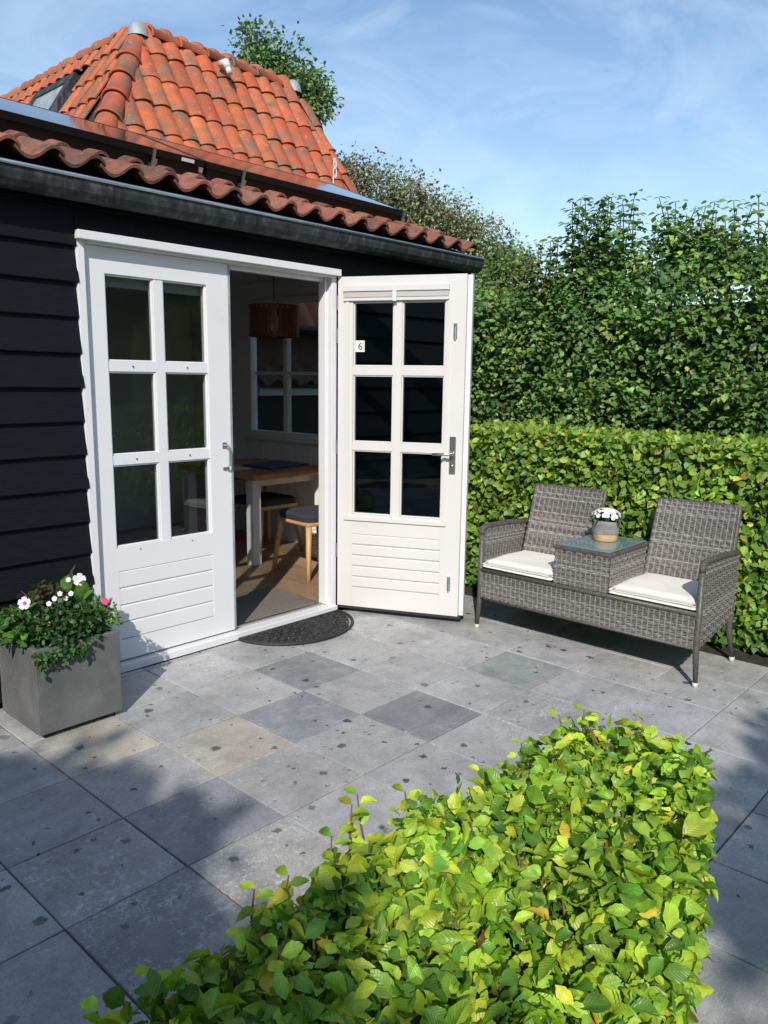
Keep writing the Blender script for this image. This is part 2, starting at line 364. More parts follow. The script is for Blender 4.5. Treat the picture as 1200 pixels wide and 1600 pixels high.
# ------------------------------------------------------------------ leaves
def ltemplate(rows, fold=0.18, droop=0.12, wav=0.0):
    """rows: list of (t, halfwidth); returns verts (side, along, normal) and faces"""
    v, f = [], []; idx = []
    for i, (t, w) in enumerate(rows):
        z = -droop * t * t
        if w <= 0: v.append((0, t, z)); idx.append((len(v) - 1,))
        else:
            wz = wav * (1 if i % 2 else -1)
            v += [(-w, t, z + fold * w + wz), (0, t, z), (w, t, z + fold * w - wz)]; idx.append((len(v) - 3, len(v) - 2, len(v) - 1))
    for a, b in zip(idx, idx[1:]):
        if len(a) == 1: f += [(a[0], b[1], b[0]), (a[0], b[2], b[1])]
        elif len(b) == 1: f += [(a[0], a[1], b[0]), (a[1], a[2], b[0])]
        else: f += [(a[0], a[1], b[1], b[0]), (a[1], a[2], b[2], b[1])]
    return np.array(v, float), f
T_SMALL = ltemplate([(0, 0), (0.45, 0.36), (1, 0)], 0.25, 0.1)
T_MED = ltemplate([(0, 0), (0.25, 0.30), (0.6, 0.33), (1, 0)], 0.3, 0.18)
def big_template(w, fold, droop, wav, twist, curl, seed):
    """a beech leaf: rows of five points, toothed and wavy margin, creased along the midrib"""
    r = random.Random(seed); v, f, idx = [], [], []
    prof_ = [(0.0, 0.0), (0.07, .10), (0.18, .23), (0.31, .32), (0.44, .36), (0.57, .345), (0.70, .28), (0.82, .19), (0.92, .08), (1.0, 0.0)]
    for i, (t, hw) in enumerate(prof_):
        hw = hw * w / .36; z0 = -droop * t * t + curl * t * (1 - t); sh = 0.05 * math.sin(t * 3 + seed); tw = twist * (t - .4)
        if hw == 0: v.append((sh, t, z0)); idx.append([len(v) - 1]); continue
        row = []
        for k in (-1, -.5, 0, .5, 1):
            x = hw * k * (1 + (.07 if i % 2 else -.05) * (abs(k) == 1)); z = z0 + fold * abs(x) * (1 - .35 * abs(k)) + tw * x + (wav * math.sin(i * 2.1 + k * 2 + seed) if abs(k) == 1 else wav * .3 * math.sin(i * 1.7 + seed))
            v.append((x + sh, t + .025 * abs(k), z)); row.append(len(v) - 1)
        idx.append(row)
    for a, b in zip(idx, idx[1:]):
        if len(a) == 1: f += [(a[0], b[k + 1], b[k]) for k in range(4)]
        elif len(b) == 1: f += [(a[k], a[k + 1], b[0]) for k in range(4)]
        else: f += [(a[k], a[k + 1], b[k + 1], b[k]) for k in range(4)]
    return np.array(v, float), f
_bt = [big_template(rw, fo_, dr, wv_, tw_, cu, i) for i, (rw, fo_, dr, wv_, tw_, cu) in enumerate([(.29, .35, .22, .025, .2, .1), (.32, .7, .10, .03, -.3, .25), (.27, .15, .45, .02, .4, .0), (.31, .5, -.12, .035, -.15, -.2), (.25, .9, .30, .02, .1, .3), (.33, .25, .15, .045, .5, .15), (.28, .55, .6, .03, -.45, .35), (.30, .1, .0, .04, .3, -.25)])]
T_BIG = (np.array([q[0] for q in _bt]), _bt[0][1])

def unit(a): return a / np.maximum(np.linalg.norm(a, axis=-1, keepdims=True), 1e-9)

def leaf_frames(D, N):
    D = unit(D); N = unit(N - D * (N * D).sum(1, keepdims=True)); S = np.cross(D, N); return S, D, N

def leaves(name, P, D, N, L, col, parent, tmpl=T_SMALL, mt='leaf', kind='stuff'):
    tv, tf = tmpl; n = len(P); S, D, N = leaf_frames(D, N)
    L = np.asarray(L).reshape(-1, 1, 1)
    if tv.ndim == 2: tv = tv[None]
    T = tv[rng.integers(0, len(tv), n)]
    V = P[:, None, :] + L * (S[:, None, :] * T[:, :, 0:1] + D[:, None, :] * T[:, :, 1:2] + N[:, None, :] * T[:, :, 2:3])
    k = tv.shape[1]; o = Vector(WM[parent.name].translation)
    V = V.reshape(-1, 3) - np.array(o)
    fl = np.concatenate([np.array(f) for f in tf]); fc = np.array([len(f) for f in tf])
    loops = (np.arange(n)[:, None] * k + fl[None, :]).ravel()
    tot = np.tile(fc, n); start = np.concatenate([[0], np.cumsum(tot)[:-1]])
    me = bpy.data.meshes.new(name)
    me.vertices.add(len(V)); me.vertices.foreach_set('co', V.ravel().astype(np.float32))
    me.loops.add(len(loops)); me.loops.foreach_set('vertex_index', loops.astype(np.int32))
    me.polygons.add(len(tot)); me.polygons.foreach_set('loop_start', start.astype(np.int32))
    me.polygons.foreach_set('use_smooth', np.ones(len(tot), bool))
    me.update(calc_edges=True)
    at = me.color_attributes.new('leafcol', 'FLOAT_COLOR', 'POINT')
    cc = np.repeat(np.concatenate([col, np.ones((n, 1))], 1), k, 0)
    at.data.foreach_set('color', cc.astype(np.float32).ravel())
    uv = me.attributes.new('leafuv', 'FLOAT_VECTOR', 'POINT')
    uv.data.foreach_set('vector', np.concatenate([T[:, :, 0:1] + .5, T[:, :, 1:2], 0 * T[:, :, 1:2]], 2).astype(np.float32).ravel())
    me.materials.append(M[mt])
    ob = bpy.data.objects.new(name, me); link(ob, parent, Matrix.Translation(o))
    if kind: ob['kind'] = kind
    return ob

def leafcols(n, palette, weights, jit=0.22):
    pal = np.array(palette); w = np.array(weights, float); w /= w.sum()
    c = pal[rng.choice(len(pal), n, p=w)]
    return np.clip(c * (1 + jit * rng.standard_normal((n, 1))) * (1 + 0.04 * rng.standard_normal((n, 3))), 0.004, 0.9)

def rvec(n): return unit(rng.standard_normal((n, 3)))

# ================================================================== SETTING
mb = MB().box((-400, -400, -0.30), (400, 400, -0.06))
tag(mb.build('ground', 'ground'), kind='structure')
mb = MB().box((-3.2, -2.80, -0.10), (3.60, 0.60, -0.014))
patio = tag(mb.build('patio', 'joint'), kind='structure')
mb = MB().box((3.60, -8, -0.10), (9.5, 3.2, 0.012))
tag(mb.build('soil_bed', 'soil'), kind='structure')
mb = MB().box((-3.2, -8, -0.10), (3.60, -2.80, -0.018))
tag(mb.build('gravel_ground', 'gravel'), kind='structure')

# paving: 0.4 m slate flags, joints parallel to the house
tile_mb = MB()
h = 0.1971; bv = 0.0022
ring = lambda r, z: [(-r, -r, z), (r, -r, z), (r, r, z), (-r, r, z)]
tile_mb.add(ring(h, -0.03) + ring(h, -bv) + ring(h - bv, 0), [(8, 9, 10, 11)] + [(i, (i + 1) % 4, 4 + (i + 1) % 4, 4 + i) for i in range(4)] + [(4 + i, 4 + (i + 1) % 4, 8 + (i + 1) % 4, 8 + i) for i in range(4)])
tile_me = tile_mb.mesh('paving_tile'); tile_me.materials.append(M['slate'])
special = {(1, 0): (0.464, 0.421, 0.351, 0.60), (2, 1): (0.432, 0.387, 0.332, 0.40), (1, 3): (0.372, 0.358, 0.325, 1.00), (0, 3): (0.259, 0.258, 0.253, 0.90), (0, 4): (0.294, 0.283, 0.261, 1.00),
           (4, 2): (0.216, 0.222, 0.230, 0.05), (4, 0): (0.233, 0.241, 0.246, 0.10), (6, 2): (0.276, 0.291, 0.269, 0.10), (5, 3): (0.346, 0.333, 0.317, 0.80), (3, 1): (0.259, 0.266, 0.277, 0.15),
           (1, 2): (0.268, 0.266, 0.277, 0.35), (2, 2): (0.372, 0.358, 0.341, 0.30), (3, 2): (0.363, 0.353, 0.341, 0.15), (7, 3): (0.415, 0.399, 0.380, 0.60)}
tr = random.Random(21)
for i in range(-8, 9):
    for j in range(-2, 7):
        x, y = (i + 0.5) * 0.4, -(j + 0.5) * 0.4
        sy = 1.0
        if j == -2: sy = 0.09; y = 0.42
        k = tr.uniform(0.33, 0.42); w = tr.uniform(-1, 1)
        col = special.get((i, j), (k * (1.03 - 0.02 * (w > 0) * w), k * 1.0, k * (0.965 + 0.035 * max(-w, 0)), tr.choice([0.1, 0.2, 0.3, 0.5, 0.9])))
        mt4 = Matrix.Translation((x, y, tr.uniform(-0.0015, 0.0015))) @ Matrix.Rotation(R(tr.uniform(-0.18, 0.18)), 4, 'X') @ Matrix.Rotation(R(tr.uniform(-0.18, 0.18)), 4, 'Y') @ Matrix.Rotation(R(tr.uniform(-0.25, 0.25)), 4, 'Z') @ Matrix.Diagonal((1, sy, 1, 1))
        inst('paving_tile', tile_me, patio, mt4, col)

# interior floor
mb = MB().box((-1.9, 0.56, -0.05), (3.84, 3.84, 0.022))
floor = tag(mb.build('floor', 'deck'), kind='structure')
for k in range(19):
    for q, (y0, y1) in enumerate([(0.565, 1.0 + 0.31 * (k % 4)), (1.0 + 0.31 * (k % 4), 2.5 + 0.23 * (k % 5)), (2.5 + 0.23 * (k % 5), 3.83)]):
        x0 = 0.05 + k * 0.2
        if x0 + 0.2 > 3.86: continue
        o = MB().box((x0 + 0.0012, y0 + 0.0012, 0.0225), (x0 + 0.1988, y1 - 0.0012, 0.030)).build('plank', 'oak', floor)
        s = tr.uniform(0.8, 1.15); o.color = (0.34 * s, 0.225 * s, 0.135 * s, 1)

# ================================================================== BLACK TIMBER HOUSE
house = tag(empty('timber_house', (0.9, 2.2, 0)), 'single-storey black weatherboarded house with white double doors and brown pantile eaves', 'house')
X0, X1 = -2.2, 3.92
FX0, FX1 = 0.96, 2.645          # door frame outer edges
# wall core with the door opening and end window opening
mb = MB()
mb.box((X0, 0.492, 0.0), (FX0, 0.56, 2.44)); mb.box((FX1, 0.492, 0.0), (X1, 0.56, 2.44)); mb.box((FX0, 0.492, 2.20), (FX1, 0.56, 2.44))
mb.box((X0, 0.56, 0.0), (X0 + 0.08, 3.86, 3.0)); mb.box((X0, 3.86, 0.0), (X1, 3.92, 3.5))
WY0, WY1, WZ0, WZ1 = 0.98, 2.90, 0.99, 2.24
mb.box((3.86, 0.56, 0.0), (X1, WY0, 2.44)); mb.box((3.86, WY1, 0.0), (X1, 3.86, 2.44)); mb.box((3.86, WY0, 0.0), (X1, WY1, WZ0)); mb.box((3.86, WY0, WZ1), (X1, WY1, 2.44))
wall = mb.build('wall', 'blackwood', house)
# lapped planks
def plank(x0, x1, z, parent, hgt=0.176, seed=0):
    r = random.Random(seed); n = max(4, int((x1 - x0) / 0.07)); v = []; f = []
    ph = r.uniform(0, 6)
    for i in range(n + 1):
        x = x0 + (x1 - x0) * i / n
        dz = 0.0022 * math.sin(x * 3.1 + ph) + r.uniform(-0.0011, 0.0011); dy = 0.0015 * math.sin(x * 2.3 + ph * 2)
        v += [(x, 0.452 + dy, z + dz), (x, 0.449 + dy, z + dz + 0.004), (x, 0.474 + dy * .5, z + hgt), (x, 0.490, z + hgt), (x, 0.490, z + dz)]
    for i in range(n):
        a, b = i * 5, i * 5 + 5
        for k in range(5): f.append((a + k, b + k, b + (k + 1) % 5, a + (k + 1) % 5))
    f += [(0, 1, 2, 3, 4), tuple(5 * n + k for k in (4, 3, 2, 1, 0))]
    return MB().add(v, f).build('plank', 'blackwood', parent)
seams = [2.127 - 0.1625 * k for k in range(14)]
for k, z in enumerate(seams):
    if z < -0.05: break
    plank(X0, FX0 - 0.001 + 0.006 * math.sin(k * 2.1), max(z, 0.02), wall, 0.176 if z > 0.02 else 0.05, k)
    plank(FX1 + 0.002, X1 + 0.02, max(z, 0.02), wall, 0.176 if z > 0.02 else 0.05, 50 + k)
plank(FX0, FX1, 2.197, wall, 0.11, 99)
MB().box((X0, 0.445, 2.303), (X1 + 0.03, 0.489, 2.43)).build('fascia_board', 'blackwood', house, bevel=0.003)
# door frame
mb = MB()
mb.box((FX0, 0.455, 0.0), (1.000, 0.58, 2.150)); mb.box((2.603, 0.455, 0.0), (FX1, 0.58, 2.150)); mb.box((FX0, 0.455, 2.150), (FX1, 0.58, 2.196))
mb.box((2.588, 0.50, 0.05), (2.603, 0.56, 2.150)); mb.box((1.86, 0.52, 2.128), (2.588, 0.56, 2.150))
fr = mb.build('door_frame', 'white', house, bevel=0.003)
MB().box((FX0 - 0.006, 0.418, 2.160), (FX1 + 0.006, 0.4545, 2.200)).build('drip_cap', 'white', house, bevel=0.003)
mb = MB().box((FX0, 0.438, 0.004), (FX1, 0.515, 0.044)); mb.box((FX0 + .04, 0.5155, 0.004), (2.603, 0.545, 0.034))
MB().box((1.84, 0.5455, 0.02), (2.603, 0.563, 0.048)).build('threshold_strip', 'steel', house)
mb.build('sill', 'white', house, bevel=0.003)

def make_door(world, W, T, paint, cols, rows, gx, gz, label, zb=0.055, zt=2.148):
    o_ = MB(); r = rows
    o_.box((0, 0, zb), (cols[0][0], T, zt)); o_.box((cols[-1][1], 0, zb), (W, T, zt))
    o_.box((cols[0][0], 0, r[0][1]), (cols[-1][1], T, zt))
    o_.box((cols[0][0], 0, gz[0]), (cols[-1][1], T, r[-1][0]))
    o_.box((cols[0][0], 0, zb), (cols[-1][1], T, gz[-1]))
    o_.box((cols[0][0], 0.012, gz[-1]), (cols[-1][1], T - 0.012, gz[0]))
    o_.box((cols[0][0], 0.0, gz[-1]), (gx[0], 0.012, gz[0])) if gx[0] > cols[0][0] else None
    o_.box((gx[1], 0.0, gz[-1]), (cols[-1][1], 0.012, gz[0])) if gx[1] < cols[-1][1] else None
    o_.box((cols[0][1], 0.004, r[-1][0]), (cols[1][0], T - 0.004, r[0][1]))
    for a, b in zip(r, r[1:]):
        for c in cols: o_.box((c[0], 0.004, b[1]), (c[1], T - 0.004, a[0]))
    me = o_.mesh('door'); me.materials.append(M[paint])
    d = bpy.data.objects.new('door', me); link(d, house, world)
    bm = d.modifiers.new('bevel', 'BEVEL'); bm.width = 0.0035; bm.segments = 2; bm.limit_method = 'ANGLE'; bm.angle_limit = R(40)
    d['label'] = label
    for a in r:
        for c in cols:
            MB().box((c[0] - .003, T * .5 - .002, a[0] - .003), (c[1] + .003, T * .5 + .002, a[1] + .003)).build('pane', 'doorpane', d, local=True)
            bd = MB(); e = 0.009; y0, y1 = 0.010, T * .5 - .0022
            bd.box((c[0], y0, a[0]), (c[0] + e, y1, a[1])); bd.box((c[1] - e, y0, a[0]), (c[1], y1, a[1]))
            bd.box((c[0] + e, y0, a[1] - e), (c[1] - e, y1, a[1])); bd.box((c[0] + e, y0, a[0]), (c[1] - e, y1, a[0] + e))
            bd.build('glazing_bead', paint, d, local=True, bevel=0.003)
    for a, b in zip(gz, gz[1:]):
        yf = 0.0012 if paint == 'white' else 0.0002; ch = 0.0085
        MB().prism([(gx[0], 0.0118, b + .001), (gx[0], yf + 0.0075, b + .001), (gx[0], yf + 0.002, b + ch * .45), (gx[0], yf, b + ch), (gx[0], yf, a - ch), (gx[0], yf + 0.002, a - ch * .45), (gx[0], yf + 0.0075, a - .001), (gx[0], 0.0118, a - .001)], (gx[1] - gx[0], 0, 0)).build('board', paint, d, local=True)
    return d

gzs = [0.535 - 0.0925 * k for k in range(5)]
ldoor = make_door(Matrix.Translation((1.004, 0.484, 0)), 0.834, 0.055, 'white', [(0.106, 0.372), (0.427, 0.693)],
                  [(1.605, 2.024), (1.136, 1.556), (0.660, 1.086)], (0.112, 0.712 - .02), gzs, 'closed white six-pane garden door leaf with horizontal boards below')
for z in (2.00, 1.80, 1.12, 0.40):
    MB().tube([(1.0005, 0.478, z - 0.045), (1.0005, 0.478, z + 0.045)], 0.0065, 8).build('hinge', 'hinge', ldoor)
# screw marks on rails (tiny dark plugs) and bolt handle
mb = MB()
for x in (0.24, 0.56):
    for z in (1.582, 1.112, 0.636):
        mb.tube([(x, -0.0012, z), (x, 0.002, z)], 0.0045, 8)
mb.build('screw', 'hinge', ldoor, local=True)
mb = MB(); mb.tube([(0.785, -0.006, 1.155), (0.785, -0.030, 1.155), (0.800, -0.034, 1.14), (0.800, -0.034, 1.04), (0.785, -0.022, 1.028)], 0.0055, 8)
mb.box((0.772, -0.008, 1.14), (0.798, -0.0005, 1.17)); mb.box((0.772, -0.012, 1.018), (0.81, -0.0005, 1.03))
mb.build('handle', 'steel', ldoor, local=True)
MB().box((0.835, -0.003, 0.06), (0.846, 0.05, 2.145)).build('edge_strip', 'lead', ldoor, local=True)
mb = MB(); mb.box((0.10, 0.062, 1.97), (0.70, 0.085, 2.03)); mb.build('blind', 'blind', ldoor, local=True)

DA = R(-64.4)
du = Vector((math.cos(DA), math.sin(DA), 0)); dn = Vector((-du.y, du.x, 0))
rdoor = make_door(frame((2.647, 0.445, 0), du, dn, (0, 0, 1)), 0.815, 0.062, 'cream', [(0.100, 0.364), (0.418, 0.690)],
                  [(1.612, 2.006), (1.136, 1.558), (0.668, 1.084)], (0.084 + .02, 0.708 - .02), [0.538 - 0.0716 * k for k in range(6)],
                  'open cream-lit white garden door leaf with lever handle and sticker', 0.048, 2.158)
mb = MB(); mb.box((0.8155, 0.030, 0.048), (0.845, 0.075, 2.155)); mb.build('rebate_strip', 'white', rdoor, local=True, bevel=0.003)
MB().box((0.0, 0.004, 0.030), (0.83, 0.058, 0.0475)).build('draught_strip', 'rubber', rdoor, local=True)
for z in (2.00, 1.80, 1.10, 0.42):
    MB().tube([(-0.006, -0.002, z - 0.045), (-0.006, -0.002, z + 0.045)], 0.0065, 8).build('hinge', 'hinge', rdoor, local=True)
mb = MB(); mb.box((0.736, -0.010, 0.962), (0.776, -0.0005, 1.195)); hp = mb.build('handle_plate', 'steel', rdoor, local=True, bevel=0.003)
mb = MB(); mb.tube([(0.756, -0.008, 1.085), (0.756, -0.045, 1.085), (0.745, -0.055, 1.085), (0.64, -0.055, 1.082)], 0.0095, 10)
mb.tube([(0.756, -0.0125, 1.01), (0.756, -0.0095, 1.01)], 0.010, 10)
mb.build('handle', 'steel', rdoor, True, local=True)
for z in (1.826, 0.26):
    mb = MB(); mb.box((0.742, -0.006, z - 0.045), (0.764, -0.0005, z + 0.045)); mb.tube([(0.753, -0.012, z - 0.05), (0.753, -0.012, z + 0.03)], 0.005, 8)
    mb.box((0.745, -0.018, z + 0.028), (0.761, -0.004, z + 0.042)); mb.build('bolt', 'steel', rdoor, local=True)
# roller blind cassette with guide frame
mb = MB(); mb.box((0.040, -0.026, 2.066), (0.712, -0.0005, 2.100)); mb.box((0.040, -0.014, 2.010), (0.712, -0.0005, 2.0305))
mb.box((0.052, -0.007, 0.655), (0.075, -0.0005, 2.009)); mb.box((0.700, -0.007, 0.655), (0.718, -0.0005, 2.009)); mb.box((0.046, -0.012, 0.628), (0.724, -0.0005, 0.6545))
mb.build('blind_frame', 'cream', rdoor, local=True, bevel=0.002)
MB().box((0.044, -0.018, 2.031), (0.708, -0.0008, 2.0655)).build('blind', 'blind', rdoor, local=True)
MB().box((0.362, -0.030, 2.005), (0.388, -0.0265, 2.085)).build('blind_grip', 'plaster', rdoor, local=True)
# number sticker: 6 with a small 3
stk = MB().box((0.108, 0.0265, 1.702), (0.168, 0.0285, 1.772)).build('sticker', 'sticker', rdoor, local=True)
def text_mesh(s, size, name, x, z, y, parent):
    cu = bpy.data.curves.new('txt', 'FONT'); cu.body = s; cu.size = size; cu.extrude = 0.0004
    to = bpy.data.objects.new('txt', cu); C.objects.link(to); bpy.context.view_layer.update()
    me = bpy.data.meshes.new_from_object(to.evaluated_get(bpy.context.evaluated_depsgraph_get()))
    bpy.data.objects.remove(to); me.materials.append(M['ink'])
    o = bpy.data.objects.new(name, me)
    return link(o, parent, WM[parent.name] @ Matrix.Translation((x, y, z)) @ Matrix.Rotation(R(90), 4, 'X'))
sp_ = WM[stk.name]; o_loc = (sp_.inverted() @ WM[rdoor.name])
bx = o_loc @ Vector((0.124, 0.0258, 1.716))
text_mesh('6', 0.062, 'number', bx.x, bx.z, bx.y, stk)
bx = o_loc @ Vector((0.152, 0.0258, 1.748))
text_mesh('3', 0.020, 'number', bx.x, bx.z, bx.y, stk)

# gutter
mb = MB()
prof = [(0.302, 2.400), (0.304, 2.372), (0.312, 2.345), (0.330, 2.322), (0.360, 2.310), (0.395, 2.314), (0.428, 2.335), (0.442, 2.37), (0.4425, 2.42)]
inner = [(y + (0.0035 if y < 0.37 else -0.0035), z + 0.0035) for y, z in prof]
poly = prof + inner[::-1]
GX0, GX1 = X0 - 0.1, 3.985
def gutter_piece(x0, x1, nm, mtn, sc=1.0, par=None):
    g = MB(); cy, cz = 0.372, 2.36
    pts = [(x0, cy + (y - cy) * sc, cz + (z - cz) * sc) for y, z in poly]
    return g.prism(pts, (x1 - x0, 0, 0)).build(nm, mtn, par or house, smooth=False)
gut = gutter_piece(GX0, GX1, 'gutter', 'zinc')
MB().tube([(GX0, 0.298, 2.404), (GX1, 0.298, 2.404)], 0.0085, 10).build('bead', 'zincrim', gut, True)
MB().prism([(GX1 - .002, y, z) for y, z in prof], (0.003, 0, 0)).build('end_cap', 'zinc', gut)
for x in (1.05, 2.10, 3.12, 0.0, -1.0):
    gutter_piece(x, x + 0.028, 'gutter_joint', 'zinc', 1.035, gut)

# low roof (20 deg)
TH = R(20); eu = Vector((0, math.cos(TH), math.sin(TH))); en = Vector((0, -math.sin(TH), math.cos(TH)))
RO = Vector((0, 0.385, 2.482))          # eave line of the mid surface
deckp = [RO - en * 0.075 + eu * 0.06, RO - en * 0.075 + eu * 3.78, RO - en * 0.05 + eu * 3.78, RO - en * 0.05 + eu * 0.06]
roof = MB().prism([(X0, q.y, q.z) for q in deckp], (X1 + 0.04 - X0, 0, 0)).build('roof', 'deck', house)
def pantile(w, ln, tr_share, a_tr, a_roll, th, n=16, lift=0.022):
    """S-profile: a hollow of width tr_share and a roll that laps over the next tile's edge"""
    v = []; f = []
    for s in (0, 1):            # bottom then top
        for e in (0, 1):
            for i in range(n + 1):
                u = 1.12 * i / n
                z = -a_tr * math.sin(math.pi * u / tr_share) if u < tr_share else a_roll * math.sin(math.pi * (u - tr_share) / (1.12 - tr_share)) ** 0.85
                v.append((u * w, e * ln, z + s * th - e * lift))
    k = n + 1
    for i in range(n):
        f.append((2 * k + i, 2 * k + i + 1, 3 * k + i + 1, 3 * k + i)); f.append((i + 1, i, k + i, k + i + 1))
        f.append((i, i + 1, 2 * k + i + 1, 2 * k + i)); f.append((k + i + 1, k + i, 3 * k + i, 3 * k + i + 1))
    f.append((0, 2 * k, 3 * k, k)); f.append((n, k + n, 3 * k + n, 2 * k + n))
    me = MB().add(v, f).mesh('roof_tile'); me.polygons.foreach_set('use_smooth', [True] * len(me.polygons))
    me.shade_smooth() if hasattr(me, 'shade_smooth') else None
    me.set_sharp_from_angle(angle=R(50)) if hasattr(me, 'set_sharp_from_angle') else None
    return me
lowtile = pantile(0.195, 0.38, 0.64, 0.034, 0.030, 0.015); lowtile.materials.append(M['tile_low'])
PW = 0.195; PL = 0.335
for r_ in range(11):
    for c_ in range(31):
        x = 3.99 - (c_ + 1) * PW
        if r_ > 1 and x < 3.38 and r_ < 4: continue        # under the panels
        if r_ > 1 and c_ > 13: continue
        o = RO + eu * (r_ * PL) + en * (0.006 + tr.uniform(-0.003, 0.003))
        mt4 = frame((x, o.y, o.z), (1, 0, 0), eu, en) @ Matrix.Rotation(R(tr.uniform(-0.9, 0.9)), 4, 'Z') @ Matrix.Rotation(R(1.0 + tr.uniform(-1.2, 1.2)), 4, 'Y') @ Matrix.Rotation(R(tr.uniform(-1.2, 0.4)), 4, 'X')
        s = tr.uniform(0.62, 1.25)
        inst('roof_tile', lowtile, roof, mt4, (0.235 * s, 0.082 * s * tr.uniform(0.9, 1.1), 0.048 * s, 1))
MB().box((3.905, 0.40, 2.30), (3.955, 0.50, 2.44)).build('barge_end', 'blackwood', house)

# ceiling and inner linings
MB().box((X0 + .08, 0.56, 2.40), (3.86, 3.86, 2.425)).build('ceiling', 'ceil', house)
mb = MB(); mb.box((X0 + .08, 3.83, 0.03), (3.84, 3.858, 2.399)); mb.box((X0 + .08, 0.561, 0.03), (FX0 - .002, 0.575, 2.399)); mb.box((FX1 + .002, 0.561, 0.03), (3.84, 0.575, 2.399)); mb.box((FX0, 0.5805, 2.20), (FX1, 0.59, 2.399))
mb.build('inner_wall', 'intwhite', house)
mb = MB(); mb.box((3.842, 0.576, 0.96), (3.858, WY0, 2.399)); mb.box((3.842, WY1, 0.96), (3.858, 3.829, 2.399)); mb.box((3.842, WY0, WZ1), (3.858, WY1, 2.399)); mb.box((3.842, 0.576, 0.03), (3.858, 3.829, 0.9595))
wsc = mb.build('wainscot', 'intwhite', house)
for k in range(32):
    y = 0.59 + k * 0.1
    MB().box((3.826, y + .004, 0.09), (3.8415, y + 0.096, 0.94)).build('board', 'intwhite', wsc, bevel=0.004)
MB().box((3.815, 0.58, 0.03), (3.8255, 3.82, 0.13)).build('skirting', 'intwhite', house)
# end window, three lights wide
win = empty('window', (3.87, 1.9, WZ0), house)
mb = MB(); mb.box((3.80, WY0, WZ0), (3.90, WY1, WZ0 + .05)); mb.box((3.82, WY0, WZ1 - .05), (3.90, WY1, WZ1)); mb.box((3.82, WY0, WZ0 + .05), (3.90, WY0 + .05, WZ1 - .05)); mb.box((3.82, WY1 - .05, WZ0 + .05), (3.90, WY1, WZ1 - .05))
mb.build('frame', 'intwhite', win, bevel=0.003)
ys = [1.43 - 0.42, 1.43, 1.90, 2.37, 2.85]
mb = MB()
for y in ys[1:-1]: mb.box((3.84, y - 0.028, WZ0 + .05), (3.89, y + 0.028, WZ1 - .05))
mb.build('mullion', 'intwhite', win, bevel=0.003)
mb = MB()
for a, b in zip(ys, ys[1:]):
    a2 = max(a + 0.028, WY0 + .05); b2 = min(b - 0.028, WY1 - .05)
    mb.box((3.845, a2, 1.560), (3.885, b2, 1.590))
    for z0, z1 in ((WZ0 + .05, 1.56), (1.59, WZ1 - .05)):
        MB().box((3.864, a2, z0), (3.868, b2, z1)).build('pane', 'pane', win)
mb.build('muntin', 'intwhite', win)
MB().box((3.76, WY0 - .06, 0.965), (3.8415, WY1 + .06, 0.989)).build('window_board', 'intwhite', win, bevel=0.004)

# ================================================================== RED TILED HOUSE behind (flat-topped steep roof)
big = tag(empty('tiled_house', (4.6, 6.5, 0)), 'taller house behind with steep orange pantile roof and grey skylight', 'house')
A = Vector((3.80, 4.62, 5.02)); B_ = Vector((5.88, 4.62, 5.02)); ZB = 2.06
def dn_front(z): return 4.62 - (5.02 - z) / math.tan(R(60))
def xl(z): return 3.80 - (5.02 - z) * 0.627
def xr(z): return 5.88 + (5.02 - z) * 0.225
MB().box((4.02, dn_front(ZB) + 0.25, 0), (6.3, 9.3, ZB + 0.05)).build('wall', 'brick', big)
MB().box((2.6, 4.0, 2.0), (4.02, 9.3, 3.35)).build('wall', 'brick', big)
zb2 = 3.3
vv = [(xl(zb2), dn_front(zb2), zb2), (xr(zb2), dn_front(zb2), zb2), tuple(B_), tuple(A), (xl(zb2), 9.4, zb2), (xr(zb2), 9.4, zb2), (B_.x, 9.4, 5.02), (A.x, 9.4, 5.02)]
bro = MB().add(vv, [(0, 1, 2, 3), (4, 0, 3, 7), (1, 5, 6, 2), (3, 2, 6, 7), (5, 4, 7, 6), (1, 0, 4, 5)])
bro.add([(4.03, dn_front(ZB), ZB), (xr(ZB), dn_front(ZB), ZB), (xr(zb2), dn_front(zb2), zb2), (4.03, dn_front(zb2), zb2), (4.03, dn_front(zb2) + .4, ZB), (xr(ZB), dn_front(zb2) + .4, ZB), (xr(zb2), dn_front(zb2) + .4, zb2 - .01), (4.03, dn_front(zb2) + .4, zb2 - .01)],
        [(0, 1, 2, 3), (0, 4, 5, 1), (0, 3, 7, 4), (1, 5, 6, 2), (4, 7, 6, 5)])
broof = bro.build('roof', 'deck', big)
UPW, UPL = 0.2035, 0.355
uptile = pantile(UPW, 0.41, 0.42, 0.022, 0.019, 0.013, lift=0.025); uptile.materials.append(M['tile_up'])
def upcol():
    s = tr.uniform(0.78, 1.15); g = tr.uniform(0.85, 1.2)
    return (0.45 * s, 0.098 * s * g, 0.032 * s * g, 1)
fe = Vector((0, math.cos(R(60)), math.sin(R(60)))); fn = Vector((0, -math.sin(R(60)), math.cos(R(60))))
for r_ in range(10):
    base = A + fe * (-0.30 - UPL * r_)
    for c_ in range(-3, 16):
        x = 3.60 + c_ * UPW; zc = base.z + 0.2
        if zc < ZB + 0.1: continue
        if x + UPW * .55 < xl(zc) + 0.02 or x + UPW * .4 > xr(zc): continue
        if zc < 3.4 and x < 4.03: continue
        o = Vector((x, base.y, base.z)) + fn * (0.045 + tr.uniform(-.003, .003))
        mt4 = frame(o, (1, 0, 0), fe, fn) @ Matrix.Rotation(R(tr.uniform(-0.8, 0.8)), 4, 'Z') @ Matrix.Rotation(R(tr.uniform(-0.8, 0.8)), 4, 'X')
        inst('roof_tile', uptile, broof, mt4, upcol())
